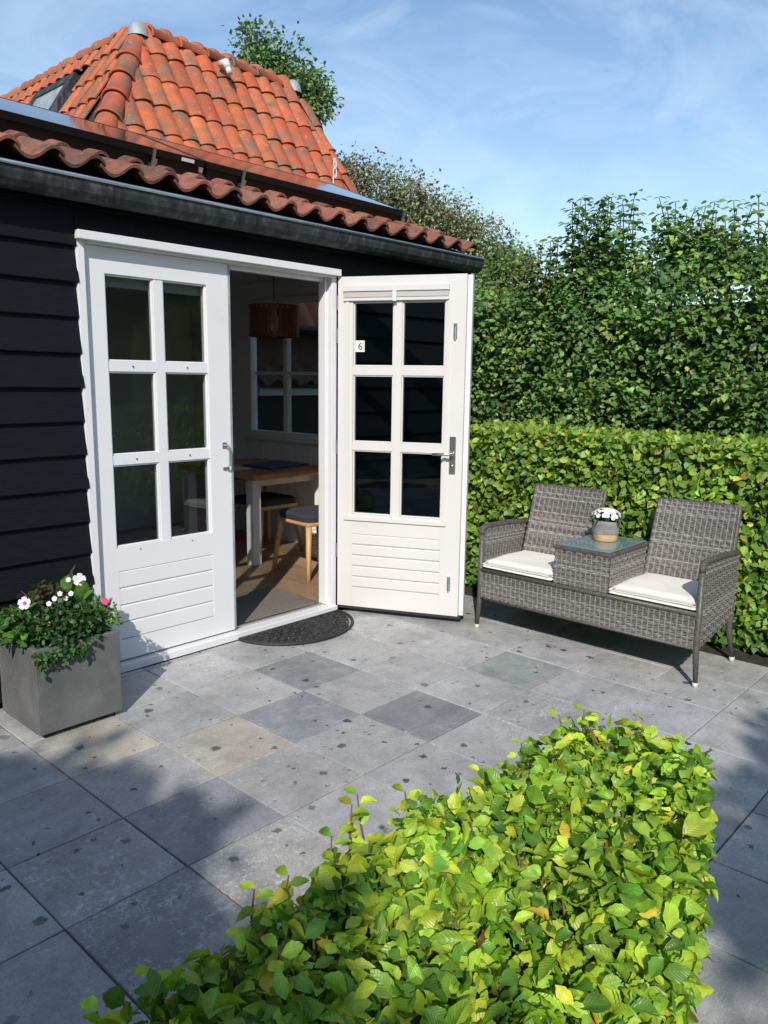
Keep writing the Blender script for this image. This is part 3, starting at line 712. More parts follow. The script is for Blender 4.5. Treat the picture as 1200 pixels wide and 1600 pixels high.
ln_ = math.hypot(0.627, 1); le = Vector((0.627 / ln_, 0, 1 / ln_)); lnn = Vector((-1 / ln_, 0, 0.627 / ln_))
SKY0, SKY1 = 5.30, 6.25
for r_ in range(5):
    base = A + le * (-0.30 - UPL * r_)
    for c_ in range(24):
        y = 9.35 - c_ * UPW
        if y - UPW * .55 < dn_front(base.z + 0.2) - 0.02: continue
        if SKY0 - .05 < y - UPW * .5 < SKY1 + .05 and 1 <= r_ <= 3: continue
        o = Vector((base.x, y, base.z)) + lnn * (0.045 + tr.uniform(-.003, .003))
        mt4 = frame(o, (0, -1, 0), le, lnn) @ Matrix.Rotation(R(tr.uniform(-0.8, 0.8)), 4, 'Z')
        inst('roof_tile', uptile, broof, mt4, upcol())
# hip, ridge caps
def captile(r0, r1, ln, n=10):
    g = MB(); v = []; f = []
    for j, (t, r) in enumerate([(0, r0 * 1.10), (0.05, r0 * 1.10), (0.06, r0), (1, r1)]):
        for i in range(n + 1):
            a = math.pi * (i / n) ; v.append((r * math.cos(a), t * ln, r * math.sin(a) * 0.85))
    k = n + 1
    for j in range(3):
        for i in range(n): f.append((j * k + i + 1, j * k + i, (j + 1) * k + i, (j + 1) * k + i + 1))
    o = len(v)
    v += [(x * 0.86, y, z * 0.86 - .003) for x, y, z in v[:]]
    for j in range(3):
        for i in range(n): f.append((o + j * k + i, o + j * k + i + 1, o + (j + 1) * k + i + 1, o + (j + 1) * k + i))
    for i in range(n): f.append((i, i + 1, o + i + 1, o + i))
    me = g.add(v, f).mesh('ridge_tile'); me.polygons.foreach_set('use_smooth', [True] * len(me.polygons)); me.materials.append(M['tile_up']); return me
hipcap = captile(0.120, 0.100, 0.40); ridgecap = captile(0.105, 0.095, 0.40)
def caps(p0, p1, me, ln, upn, dz):
    p0, p1 = Vector(p0), Vector(p1); d = (p1 - p0); L = d.length; d.normalize(); n = int(L / ln)
    ez = (upn - d * upn.dot(d)).normalized(); ex = d.cross(ez)
    for k in range(n):
        q = p0 + d * (k * ln) + ez * (dz + tr.uniform(-.004, .004))
        c = upcol(); inst('ridge_tile', me, broof, frame(q, ex, d, ez) @ Matrix.Rotation(R(tr.uniform(-1.2, 1.2)), 4, 'Z') @ Matrix.Rotation(R(-1.5), 4, 'X'), (c[0] * .9, c[1] * .9, c[2] * .95, 1))
caps((xl(3.35), dn_front(3.35), 3.35), A - Vector((-0.03, -0.03, .05)), hipcap, 0.335, (fn + lnn).normalized(), 0.02)
caps((xr(3.35), dn_front(3.35), 3.35), B_, ridgecap, 0.335, (fn + Vector((1, 0, .3))).normalized(), 0.0)
caps(A + Vector((0.12, 0, 0)), B_, ridgecap, 0.34, Vector((0, -0.25, 1)), -0.01)
caps((A.x, 9.3, A.z), A + Vector((0, 0.1, 0)), ridgecap, 0.36, Vector((-0.25, 0, 1)), -0.01)
for q in (A, B_):
    g = MB(); g.lathe([(0.001, 0.085), (0.055, 0.078), (0.09, 0.04), (0.112, -0.06)], (q.x + .02, q.y, q.z), 14)
    g.build('lead_cap', 'lead', big, True)
# skylight on the left slope
def lp(t, y, n): return A + le * t + lnn * n + Vector((0, y - A.y, 0))
sky_l = empty('skylight', lp(-1.0, SKY0, 0.05), big)
def lbox(t0, t1, y0, y1, n0, n1):
    g = MB(); vs_ = [lp(t, y, n) for n in (n0, n1) for t, y in ((t0, y0), (t1, y0), (t1, y1), (t0, y1))]
    return g.add(vs_, [(0, 1, 2, 3), (7, 6, 5, 4), (0, 4, 5, 1), (1, 5, 6, 2), (2, 6, 7, 3), (3, 7, 4, 0)])
for a in ((-1.35, -0.45, SKY0, SKY0 + .11), (-1.35, -0.45, SKY1 - .11, SKY1), (-0.56, -0.4495, SKY0 + .11, SKY1 - .11), (-1.35, -1.24, SKY0 + .11, SKY1 - .11)):
    lbox(*a, 0.0, 0.115).build('frame', 'zinc', sky_l)
lbox(-1.24, -0.56, SKY0 + .11, SKY1 - .11, 0.05, 0.10).build('pane', 'lead', sky_l)
# white vent pipe and wire bracket on the front slope
g = MB(); g.tube([Vector((4.70, 4.42, 4.90)), Vector((4.70, 4.33, 4.90)), Vector((4.705, 4.30, 4.84))], [0.045, 0.045, 0.04], 12); g.tube([(4.705, 4.31, 4.86), (4.71, 4.28, 4.78)], 0.032, 12)
g.build('vent_pipe', 'plaster', big, True)
g = MB(); q = Vector((5.93, dn_front(3.95) - 0.10, 3.78))
for k in range(3):
    pts = [q + Vector((0.03 * math.cos(t) * (1 - .18 * k), 0, 0.06 + k * 0.10 + 0.06 * math.sin(t))) for t in [i * math.pi / 5 for i in range(11)]]
    g.tube(pts, 0.008, 6)
g.box((5.895, q.y - .012, 3.70), (5.965, q.y + .012, 3.80)); g.build('roof_bracket', 'plaster', big)
MB().tube([(4.03, dn_front(ZB) - .06, ZB - .05), (6.45, dn_front(ZB) - .06, ZB - .05)], 0.055, 10).build('gutter', 'blackmetal', big)

# low tiled shed seen through the end window
shed = tag(empty('garden_shed', (5.8, 3.06, 0)), 'low dark shed with pale fascia and mossy tiles seen through end window', 'shed')
MB().box((3.99, 2.98, 0), (7.6, 3.14, 1.36)).build('wall', 'blackwood', shed)
MB().box((3.97, 2.90, 1.36), (7.65, 2.96, 1.455)).build('fascia_board', 'plaster', shed)
sr = MB().prism([(3.97, 2.88, 1.463), (3.97, 3.24, 1.713), (3.97, 3.24, 1.683), (3.97, 2.88, 1.433)], (3.68, 0, 0)).build('roof', 'deck', shed)
se = Vector((0, 0.82, 0.573)).normalized(); sn = Vector((0, -se.z, se.y))
for c_ in range(17):
    o = Vector((3.98 + c_ * 0.215, 2.85, 1.485)); s = tr.uniform(0.7, 1.1)
    inst('roof_tile', lowtile, sr, frame(o, (1, 0, 0), se, sn), (0.20 * s, 0.14 * s, 0.09 * s, 1))

# solar panels on the low roof
PT = R(21.5); pe = Vector((0, math.cos(PT), math.sin(PT))); pn = Vector((0, -math.sin(PT), math.cos(PT)))
PF = Vector((0, 0.756, 2.740))
def pbox(x0, x1, t0, t1, n0, n1, g=None):
    g = g or MB(); vs_ = []
    for n in (n0, n1):
        for x, t in ((x0, t0), (x1, t0), (x1, t1), (x0, t1)):
            q = PF + pe * t + pn * n; vs_.append((x, q.y, q.z))
    return g.add(vs_, [(3, 2, 1, 0), (4, 5, 6, 7), (0, 1, 5, 4), (1, 2, 6, 5), (2, 3, 7, 6), (3, 0, 4, 7)])
for k, (x0, x1) in enumerate([(1.915, 3.60), (0.215, 1.90), (-1.485, 0.20)]):
    sp = tag(empty('solar_panel', (x0 + .8, 1.1, 2.75)), ['black solar panel at right end of low roof', 'black solar panel above the closed door leaf', 'black solar panel on low roof at left edge of photo'][k], 'solar panel', 'solar panels on the low roof')
    g = MB(); pbox(x0, x1, 0, 0.012, -0.035, 0.0, g); pbox(x0, x1, 0.783, 0.795, -0.035, 0.0, g); pbox(x0, x0 + .012, 0.012, 0.783, -0.035, 0.0, g); pbox(x1 - .012, x1, 0.012, 0.783, -0.035, 0.0, g)
    g.build('frame', 'blackmetal', sp)
    pbox(x0 + .012, x1 - .012, 0.012, 0.783, -0.012, -0.0015).build('glass', 'panelglass', sp)
    g = MB(); pbox(x0 + .02, x1 + (.09 if k == 0 else -.02), 0.02, 0.06, -0.10, -0.0355, g); pbox(x0 + .02, x1 - .02, 0.70, 0.74, -0.10, -0.0355, g); g.build('rail', 'blackmetal', sp)
    for x in ([3.604, 2.165] if k == 0 else [1.57] if k == 1 else [-0.3]):
        g = MB(); pbox(x, x + .016, -0.010, -0.0005, -0.075, 0.006, g); pbox(x + .0165, x + .03, -0.010, -0.0005, -0.075, -0.05, g); pbox(x - .004, x + .022, -0.012, 0.02, -0.095, -0.0755, g); g.build('clamp', 'steel', sp)
    if k == 1: pbox(1.75, 1.83, -0.0025, -0.0006, -0.028, -0.010).build('type_label', 'sticker', sp)

# ================================================================== INTERIOR FURNITURE
mat_in = MB().box((1.90, 0.60, 0.031), (2.63, 1.13, 0.041)).build('entrance_mat', 'carpet', bevel=0.003)
tag(mat_in, 'grey-brown carpet mat lying inside the open doorway', 'mat')
tb = tag(empty('dining_table', (3.36, 2.1, 0.03)), 'wooden-topped dining table with white square legs inside the room', 'table')
MB().box((2.92, 1.655, 0.735), (3.80, 2.75, 0.778)).build('table_top', 'tabletop', tb, bevel=0.008)
for x, y in ((2.96, 1.74), (2.96, 2.64), (3.70, 1.74), (3.70, 2.64)):
    MB().box((x, y, 0.031), (x + .085, y + .085, 0.7345)).build('leg', 'intwhite', tb, bevel=0.004)
g = MB(); g.box((3.02, 1.83, 0.66), (3.70, 1.85, 0.7345)); g.build('apron', 'intwhite', tb)
fo = MB(); fo.add([(3.25, 1.86, 0.779), (3.72, 1.92, 0.779), (3.66, 2.24, 0.779), (3.20, 2.18, 0.779), (3.25, 1.86, 0.80), (3.72, 1.92, 0.80), (3.66, 2.24, 0.805), (3.20, 2.18, 0.805)], [(0, 3, 2, 1), (4, 5, 6, 7), (0, 1, 5, 4), (1, 2, 6, 5), (2, 3, 7, 6), (3, 0, 4, 7)])
tag(fo.build('folder', 'folder', bevel=0.003), 'blue ring folder lying on the dining table', 'folder')
pa = MB().box((3.0, 2.05, 0.7785), (3.19, 2.33, 0.788)).build('paper', 'paper'); tag(pa, 'white sheets of paper on the dining table beside blue folder', 'paper')
def chair(loc, rz, label):
    w = Matrix.Translation(loc) @ Matrix.Rotation(rz, 4, 'Z')
    e = bpy.data.objects.new('chair', None); link(e, None, w); tag(e, label, 'chair', 'chairs at the dining table')
    g = MB(); g.box((-0.21, -0.21, 0.405), (0.21, 0.21, 0.435)); g.build('seat', 'beech', e, local=True, bevel=0.01)
    g = MB()
    n = 10
    for zz, s in ((0.436, .96), (0.475, 1.0), (0.49, .93)):
        for i in range(n * 4):
            a = 2 * math.pi * i / (n * 4); q = 7.0
            rr = 0.215 * s / ((abs(math.cos(a)) ** q + abs(math.sin(a)) ** q) ** (1 / q))
            g.v.append((rr * math.cos(a), rr * math.sin(a), zz))
    K = n * 4
    for j in range(2):
        for i in range(K): g.f.append((j * K + i, j * K + (i + 1) % K, (j + 1) * K + (i + 1) % K, (j + 1) * K + i))
    g.f.append(tuple(2 * K + i for i in range(K))); g.f.append(tuple(range(K))[::-1])
    g.build('seat_pad', 'fabric', e, local=True, smooth=False)
    for sx in (-1, 1):
        for sy in (-1, 1):
            t = Vector((sx * 0.185, sy * 0.185, 0.405)); b = Vector((sx * 0.235, sy * 0.225, 0.0))
            MB().tube([b, (t + b) / 2, t], [0.016, 0.021, 0.024], 10).build('leg', 'beech', e, True, local=True)
    for sx in (-1, 1): MB().tube([(sx * 0.19, -0.19, 0.40), (sx * 0.20, -0.235, 0.58), (sx * 0.195, -0.26, 0.70)], [0.020, 0.017, 0.014], 10).build('back_post', 'beech', e, True, local=True)
    g = MB(); pts = [(0.205 * math.sin(a), -0.255 - 0.02 * math.cos(a), 0.0) for a in [R(-90 + 15 * i) for i in range(13)]]
    v = []; 
    for x, y, _ in pts: v += [(x, y - .012, 0.62), (x, y + .012, 0.62), (x, y + .008, 0.74), (x, y - .016, 0.74)]
    f = []
    for i in range(12):
        for k in range(4): f.append((i * 4 + k, i * 4 + (k + 1) % 4, i * 4 + 4 + (k + 1) % 4, i * 4 + 4 + k))
    f += [(3, 2, 1, 0), (48, 49, 50, 51)]
    MB().add(v, f).build('backrest', 'fabric', e, local=True, smooth=False)
chair((3.20, 1.28, 0.03), R(84), 'light wooden chair with dark seat pad in front of the table, nearest the doorway')
chair((3.38, 2.12, 0.03), R(180), 'light wooden chair with dark seat pad pushed under the table')
bk_ = tag(empty('wicker_basket', (3.64, 1.60, 0.03)), 'white wicker basket on the floor by the panelled wall behind the chair', 'basket')
g = MB(); g.lathe([(0.001, 0.004), (0.13, 0.004), (0.15, 0.20), (0.158, 0.21), (0.142, 0.20), (0.12, 0.03)], (3.64, 1.60, 0.03), 28); g.build('body', 'intwhite', bk_, True)
g = MB()
for k in range(7): g.tube([(3.64 + (0.134 + .003 * k) * math.cos(2 * math.pi * i / 28), 1.60 + (0.134 + .003 * k) * math.sin(2 * math.pi * i / 28), 0.055 + k * 0.027 + (.004 if i % 2 else -.004)) for i in range(29)], 0.010, 6, cap=False)
g.build('weave', 'intwhite', bk_, True)
lam = tag(empty('pendant_lamp', (3.15, 1.68, 1.86)), 'dark red slatted pendant lamp hanging over the dining table', 'lamp')
MB().tube([(3.15, 1.68, 2.07), (3.15, 1.68, 2.399)], 0.004, 6).build('cord', 'blackmetal', lam)
for k in range(28):
    a = 2 * math.pi * k / 28; rr = 0.185
    g = MB(); cx, cy = 3.15 + rr * math.cos(a), 1.68 + rr * math.sin(a); tx, ty = -math.sin(a) * .0165, math.cos(a) * .0165; ox, oy = math.cos(a) * .004, math.sin(a) * .004
    g.prism([(cx - tx, cy - ty, 1.86), (cx + tx, cy + ty, 1.86), (cx + tx + ox, cy + ty + oy, 1.86), (cx - tx + ox, cy - ty + oy, 1.86)], (0, 0, 0.215)); g.build('slat', 'lampred', lam)
g = MB(); g.lathe([(0.178, 0.0), (0.196, 0.0), (0.196, 0.012), (0.178, 0.012), (0.178, 0.0)], (3.15, 1.68, 1.848), 32); g.lathe([(0.178, 0.0), (0.196, 0.0), (0.196, 0.012), (0.178, 0.012), (0.178, 0.0)], (3.15, 1.68, 2.075), 32); g.build('ring', 'lampred', lam)
g = MB(); g.lathe([(0.02, 0.20), (0.022, 0.13), (0.045, 0.09), (0.05, 0.05), (0.03, 0.02), (0.001, 0.01)], (3.15, 1.68, 1.88), 14); g.build('bulb', 'intwhite', lam, True)

# ================================================================== DOORMAT (half round rubber scrollwork)
dm = tag(empty('doormat', (2.24, 0.42, 0)), 'black half-round rubber scrollwork doormat on the slate before the sill', 'doormat')
cxm, cym, rx, ry = 2.235, 0.428, 0.405, 0.355
def em(a, s=1.0): return (cxm + rx * s * math.cos(a), cym - ry * s * math.sin(a))
arc = [em(math.pi * i / 40) for i in range(41)]
g = MB(); g.tube([(x, y, 0.010) for x, y in arc], 0.010, 8); g.tube([(*em(math.pi * i / 40, 0.93), 0.009) for i in range(41)], 0.006, 8); g.tube([(arc[0][0], cym, 0.010), (arc[-1][0], cym, 0.010)], 0.010, 8); g.build('rim', 'rubber', dm, True)
g = MB(); r3 = random.Random(5)
def curl(cx, cy, r, a0, sgn, turns=1.4):
    pts = []
    for i in range(16):
        t = i / 15; a = a0 + sgn * t * turns * 2 * math.pi; q = r * (1 - 0.78 * t); pts.append((cx + q * math.cos(a), cy + q * math.sin(a), 0.0105))
    g.tube(pts, 0.0058, 6)
for row, (s, n) in enumerate(((0.84, 19), (0.66, 15), (0.48, 11), (0.30, 7), (0.12, 3))):
    for k in range(n):
        a = math.pi * (k + 0.5) / n; x, y = em(a, s); curl(x, y, 0.034, r3.uniform(0, 6.3), 1 if k % 2 else -1)
for k in range(21):
    a = math.pi * (k + 0.5) / 21; p0, p1 = em(a - .08, 0.90), em(a + .06, 0.16); mx_ = em(a + .10, 0.55); g.tube([(*p0, 0.009), (*mx_, 0.0105), (*p1, 0.009)], 0.005, 6)
g.build('scrollwork', 'rubber', dm, True)

# ================================================================== RATTAN BENCH
def weave(name, surf, nu_len, nv_len, parent, pitch=0.0098, stake=0.031, amp=0.0030, seed=0, inset=0.006, two=False):
    """surf(u,v)->(point, normal); horizontal strands run along u over and under stakes"""
    r = random.Random(seed); v = []; f = []; cols = []
    ns = max(2, round(nu_len / stake)); nr = max(2, round(nv_len / pitch)); seg = 4
    def put(pt, c): v.append(tuple(pt)); cols.append(c)
    for k in range(nr):
        vm = (k + 0.5) / nr; hw = 0.47 / nr
        t = r.random(); base = (0.135, 0.123, 0.111) if t < .45 else (0.19, 0.175, 0.16) if t < .8 else (0.26, 0.242, 0.22)
        s = r.uniform(0.85, 1.15); c = tuple(q * s for q in base)
        o = len(v); n = ns * seg
        par = (k // 2) % 2
        for i in range(n + 1):
            u = i / n; w = amp * math.cos(math.pi * u * ns + math.pi * par)
            cc = tuple(q * (1.0 + 0.12 * math.sin(i * 0.7 + k)) for q in c)
            for dv, dz in ((-hw, -0.0012), (0, 0.0012), (hw, -0.0012)):
                pt, nn = surf(u, min(max(vm + dv, 0), 1)); put(pt + nn * (w + dz), cc)
        for i in range(n):
            for q in (0, 1):
                a = o + i * 3 + q; f.append((a, a + 3, a + 4, a + 1))
    for k in range(ns):
        uc = (k + 0.5) / ns; hw = 0.11 / ns; o = len(v); n = nr
        c = (0.235, 0.22, 0.20)
        for i in range(n + 1):
            vv_ = i / n
            for du_ in (-hw, 0, hw):
                pt, nn = surf(uc + du_, vv_); put(pt + nn * (0.0008 + (0.0010 if du_ == 0 else 0)), c)
        for i in range(n):
            for q in (0, 1):
                a = o + i * 3 + q; f.append((a, a + 1, a + 4, a + 3))
    g = MB(); g.v = v; g.f = f
    ob = g.build(name, 'rattan', parent, True)
    at = ob.data.color_attributes.new('strand', 'FLOAT_COLOR', 'POINT')
    at.data.foreach_set('color', np.concatenate([np.array(cols), np.ones((len(cols), 1))], 1).astype(np.float32).ravel())
    # solid dark lining just behind the strands
    lin = MB(); N = 8; pts = []
    for d in (-0.007, -0.013):
        for i in range(N + 1):
            for j in range(N + 1):
                pt, nn = surf(i / N, j / N); pts.append(pt + nn * d)
    K = (N + 1) ** 2; fs = []
    for i in range(N):
        for j in range(N):
            a = i * (N + 1) + j
            fs.append((a, a + N + 1, a + N + 2, a + 1)); fs.append((K + a, K + a + 1, K + a + N + 2, K + a + N + 1))
    lin.add(pts, fs).build('lining', 'rattanback', ob)
    return ob
def quad_surf(p00, p10, p11, p01, bulge=0.0, flip=1):
    p00, p10, p11, p01 = map(Vector, (p00, p10, p11, p01))
    nn = (p10 - p00).cross(p01 - p00).normalized() * flip
    def s(u, v):
        pt = p00 * (1 - u) * (1 - v) + p10 * u * (1 - v) + p11 * u * v + p01 * (1 - u) * v
        return pt + nn * (bulge * math.sin(math.pi * u)), nn
    return s
bench = tag(empty('rattan_bench', (3.28, -1.11, 0)), 'grey-brown woven rattan duo bench with built-in glass-topped table between its two seats', 'bench')
bxf, bxb = 3.03, 3.50
YL, YR = -0.438, -1.785
ZS = 0.385
# posts and legs
for (x, y, zt, xb) in ((bxf, YL, 0.645, bxf - 0.005), (bxf, YR, 0.645, bxf - 0.005), (3.50, YL + .0, 0.40, 3.555), (3.50, YR + .0, 0.40, 3.555)):
    lg = MB().tube([(xb, y + (0.012 if y > -1 else -0.012), 0.024), (x, y, 0.19), (x, y, zt)], [0.0125, 0.0165, 0.0165], 12).build('leg', 'rattantrim', bench, True)
    MB().tube([(xb, y + (0.012 if y > -1 else -0.012), 0.0), (xb, y + (0.012 if y > -1 else -0.012), 0.026)], 0.0145, 12).build('foot_cap', 'footcap', lg, True)
weave('front_panel', quad_surf((bxf - .006, YL, 0.20), (bxf - .006, YR, 0.20), (bxf - .006, YR, 0.372), (bxf - .006, YL, 0.372), flip=1), 1.35, 0.172, bench, seed=1)
# front rim roll
MB().tube([(bxf - .004, YL, 0.380), (bxf - .004, YR, 0.380)], 0.013, 10).build('seat_rim', 'rattantrim', bench, True)
MB().tube([(bxf - .004, YL, 0.200), (bxf - .004, YR, 0.200)], 0.009, 8).build('bottom_rim', 'rattantrim', bench, True)
# arms: side panels in/out
for y, fl, sd in ((YL, 1, 3), (YR, -1, 4)):
    out = 0.012 * fl
    weave('side_panel', quad_surf((bxf, y + out, 0.20), (3.52, y + out, 0.27), (3.535, y + out, 0.62), (bxf, y + out, 0.640), flip=-fl * 1.0), 0.5, 0.42, bench, seed=sd)
    weave('inner_side_panel', quad_surf((bxf, y - out * .6, ZS), (3.46, y - out * .6, ZS), (3.52, y - out * .6, 0.62), (bxf, y - out * .6, 0.640), flip=fl * 1.0), 0.48, 0.25, bench, seed=sd + 5)
    MB().tube([(bxf - 0.002, y, 0.60), (bxf + .003, y, 0.637), (bxf + 0.03, y, 0.648), (3.30, y, 0.643), (3.535, y, 0.624), (3.56, y, 0.60)], 0.0175, 10).build('armrest', 'rattantrim', bench, True)
# seat decks
MB().box((bxf + .01, YR + .01, 0.355), (3.50, YL - .01, 0.383)).build('seat', 'rattantrim', bench)
# backs, leaning and slightly flared
for (ya, yb, ta, tb_, sd) in ((-0.462, -0.945, -0.478, -0.965, 11), (-1.292, -1.765, -1.310, -1.762, 12)):
    p00, p10, p11, p01 = (3.452, ya, ZS), (3.452, yb, ZS), (3.565, tb_, 0.870), (3.565, ta, 0.868)
    bk = weave('backrest', quad_surf(p00, p10, p11, p01, bulge=-0.018, flip=1), 0.48, 0.50, bench, pitch=0.0105, stake=0.031, seed=sd)
    s2 = quad_surf(p00, p10, p11, p01, bulge=-0.018, flip=1)
    weave('backrest_rear', lambda u, v, s2=s2: (s2(u, v)[0] - s2(u, v)[1] * 0.030, -s2(u, v)[1]), 0.48, 0.5, bench, pitch=0.0105, seed=sd + 3)
    path = [s2(0, v / 8)[0] for v in range(9)] + [s2(u / 8, 1)[0] for u in range(1, 9)] + [s2(1, 1 - v / 8)[0] for v in range(1, 9)]
    nn = s2(0.5, .5)[1]
    MB().tube([q - nn * 0.014 for q in path], 0.0135, 10).build('back_frame', 'rattantrim', bench, True)
# middle table block
TY0, TY1, TZ = -0.950, -1.288, 0.598
weave('table_front', quad_surf((bxf - .004, TY0, 0.394), (bxf - .004, TY1, 0.394), (bxf - .004, TY1, TZ), (bxf - .004, TY0, TZ)), 0.34, 0.20, bench, seed=21)
weave('table_side', quad_surf((bxf, TY1 - .0, 0.385), (3.47, TY1, 0.385), (3.50, TY1, TZ), (bxf, TY1, TZ), flip=1), 0.46, 0.21, bench, seed=22)
weave('table_side', quad_surf((bxf, TY0 + .0, 0.385), (3.47, TY0, 0.385), (3.50, TY0, TZ), (bxf, TY0, TZ), flip=-1), 0.46, 0.21, bench, seed=23)
g = MB(); z0, z1 = TZ - .004, TZ + .017
g.box((bxf - .012, TY1 - .008, z0), (bxf + .030, TY0 + .008, z1)); g.box((3.475, TY1 - .008, z0), (3.515, TY0 + .008, z1)); g.box((bxf + .0302, TY1 - .008, z0), (3.4748, TY1 + .028, z1)); g.box((bxf + .0302, TY0 - .028, z0), (3.4748, TY0 + .008, z1))
g.build('table_rim', 'rattantrim', bench, bevel=0.006)
MB().box((bxf + .012, TY1 + .012, TZ - 0.012), (3.49, TY0 - .012, TZ - 0.006)).build('table_shelf', 'rattantrim', bench)
MB().box((bxf + .004, TY1 + .006, TZ + 0.0175), (3.497, TY0 - .006, TZ + 0.0235)).build('glass_top', 'tableglass', bench, bevel=0.002)

def cushion(name, x0, x1, y0, y1, z, th, label):
    nx, ny = 22, 22; v = []; f = []
    def P(i, j, top):
        u, w = i / nx, j / ny
        ex_ = min(u, 1 - u, w, 1 - w) * 2
        hgt = th * (0.52 + 0.48 * min(1, (ex_ / 0.16)) ** 0.5) if ex_ < 0.16 else th
        wob = 0.0016 * math.sin(u * 7 + w * 5) + 0.0010 * math.sin(w * 13 - u * 9) + 0.004 * math.sin(math.pi * u) * math.sin(math.pi * w)
        rr = 0.012 * (1 - min(1, ex_ / .1))
        x = x0 + (x1 - x0) * u; y = y0 + (y1 - y0) * w
        return (x, y, z + (hgt + wob if top else (0.0 if ex_ > .05 else th * .18)))
    for top in (1, 0):
        for i in range(nx + 1):
            for j in range(ny + 1): v.append(P(i, j, top))
    K = (nx + 1) * (ny + 1)
    for i in range(nx):
        for j in range(ny):
            a = i * (ny + 1) + j; f.append((a, a + ny + 1, a + ny + 2, a + 1)); f.append((K + a, K + a + 1, K + a + ny + 2, K + a + ny + 1))
    bd = [i * (ny + 1) for i in range(nx + 1)] + [nx * (ny + 1) + j for j in range(1, ny + 1)] + [i * (ny + 1) + ny for i in range(nx - 1, -1, -1)] + [j for j in range(ny - 1, 0, -1)]
    for a, b in zip(bd, bd[1:] + bd[:1]): f.append((a, b, K + b, K + a))
    g = MB().add(v, f); o = g.build(name, 'cushion', None, True)
    pip = [Vector(v[a]) - Vector((0, 0, 0.002)) for a in bd]; MB().tube(pip + [pip[0]], 0.0028, 6, cap=False).build('piping', 'cushion', o, True)
    return tag(o, label, 'cushion', 'bench seat cushions')
cushion('seat_cushion', bxf - .018, 3.455, -0.940, -0.462, 0.394, 0.060, 'cream seat cushion on bench left seat, beside the open door')
cushion('seat_cushion', bxf - .018, 3.455, -1.768, -1.300, 0.394, 0.060, 'cream seat cushion on bench right seat with armrest shadow')

# flower pot on the bench table
PC = Vector((3.33, -1.103, TZ + 0.0238))
pot = tag(empty('flower_pot', PC), 'small grey and wood-coloured fabric pot of white flowers on bench table', 'flower pot')
MB().lathe([(0.001, 0.0), (0.066, 0.0), (0.070, 0.006), (0.073, 0.042)], PC, 28).build('base', 'wooden', pot, True)
g = MB(); n = 40
for j, (r, z) in enumerate([(0.0735, 0.0425), (0.077, 0.06), (0.075, 0.078), (0.080, 0.095), (0.083, 0.118), (0.079, 0.119), (0.074, 0.10)]):
    for k in range(n):
        a = 2 * math.pi * k / n; rr = r + 0.0025 * math.sin(3 * a + j) + 0.0015 * math.sin(7 * a); g.v.append((PC.x + rr * math.cos(a), PC.y + rr * math.sin(a), PC.z + z + 0.004 * math.sin(2 * a + 1) * (j > 2)))
for j in range(6):
    for k in range(n): g.f.append((j * n + k, j * n + (k + 1) % n, (j + 1) * n + (k + 1) % n, (j + 1) * n + k))
g.build('sleeve', 'felt', pot, True)
n = 220; P = np.array(PC) + np.stack([rng.normal(0, .035, n), rng.normal(0, .035, n), rng.uniform(.10, .145, n)], 1)
leaves('foliage', P, rvec(n) + np.array([0, 0, .6]), rvec(n) + [0, 0, .8], rng.uniform(.025, .045, n), leafcols(n, [(.04, .10, .02), (.06, .13, .03)], [1, 1]), pot, T_MED)
def flower(g, c, nrm, r, np_=5, cup=0.25, wid=0.62):
    nrm = Vector(nrm).normalized(); a = nrm.orthogonal().normalized(); b = nrm.cross(a)
    for k in range(np_):
        t = 2 * math.pi * k / np_; d = a * math.cos(t) + b * math.sin(t); s = nrm.cross(d)
        pts = [c, c + d * r * .45 + s * r * wid * .5 + nrm * r * cup * .5, c + d * r * .92 + s * r * wid * .42 + nrm * r * cup, c + d * r * 1.02 + nrm * r * cup * .8, c + d * r * .92 - s * r * wid * .42 + nrm * r * cup, c + d * r * .45 - s * r * wid * .5 + nrm * r * cup * .5]
        o = len(g.v); g.v += [tuple(q) for q in pts]; g.f += [(o, o + 1, o + 5), (o + 1, o + 2, o + 4, o + 5), (o + 2, o + 3, o + 4)]
g = MB()
for k in range(95):
    a = rnd.uniform(0, 6.28); q = math.sqrt(rnd.random()); d = Vector((q * math.cos(a), q * math.sin(a), math.sqrt(max(0, 1 - q * q)) * .75 + .1))
    flower(g, PC + Vector((0, 0, 0.135)) + Vector((d.x * .082, d.y * .082, d.z * .062)), d + Vector((0, 0, .2)), rnd.uniform(.011, .016), 5, .15, .9)
g.build('blossom', 'petalw', pot)['kind'] = 'stuff'

# ================================================================== PLANTER
px0, px1, py0, py1, pz0, pz1 = 0.448, 0.830, -0.028, 0.355, 0.026, 0.405
plr = tag(empty('planter', ((px0 + px1) / 2, (py0 + py1) / 2, 0)), 'square dark grey concrete planter standing beside the closed door leaf', 'planter')
t = 0.022; g = MB()
g.box((px0, py0, pz0), (px1, py0 + t, pz1)); g.box((px0, py1 - t, pz0), (px1, py1, pz1)); g.box((px0, py0 + t, pz0), (px0 + t, py1 - t, pz1)); g.box((px1 - t, py0 + t, pz0), (px1, py1 - t, pz1)); g.box((px0 + t, py0 + t, pz0), (px1 - t, py1 - t, pz0 + .03))
g.build('box', 'concrete', plr, bevel=0.004)
for x in (px0 + .03, px1 - .07):
    for y in (py0 + .03, py1 - .07): MB().box((x, y, 0.001), (x + .045, y + .045, pz0 - .0005)).build('foot', 'rubber', plr)
MB().box((px0 + t + .001, py0 + t + .001, 0.30), (px1 - t - .001, py1 - t - .001, 0.375)).build('potting_soil', 'soil', plr)
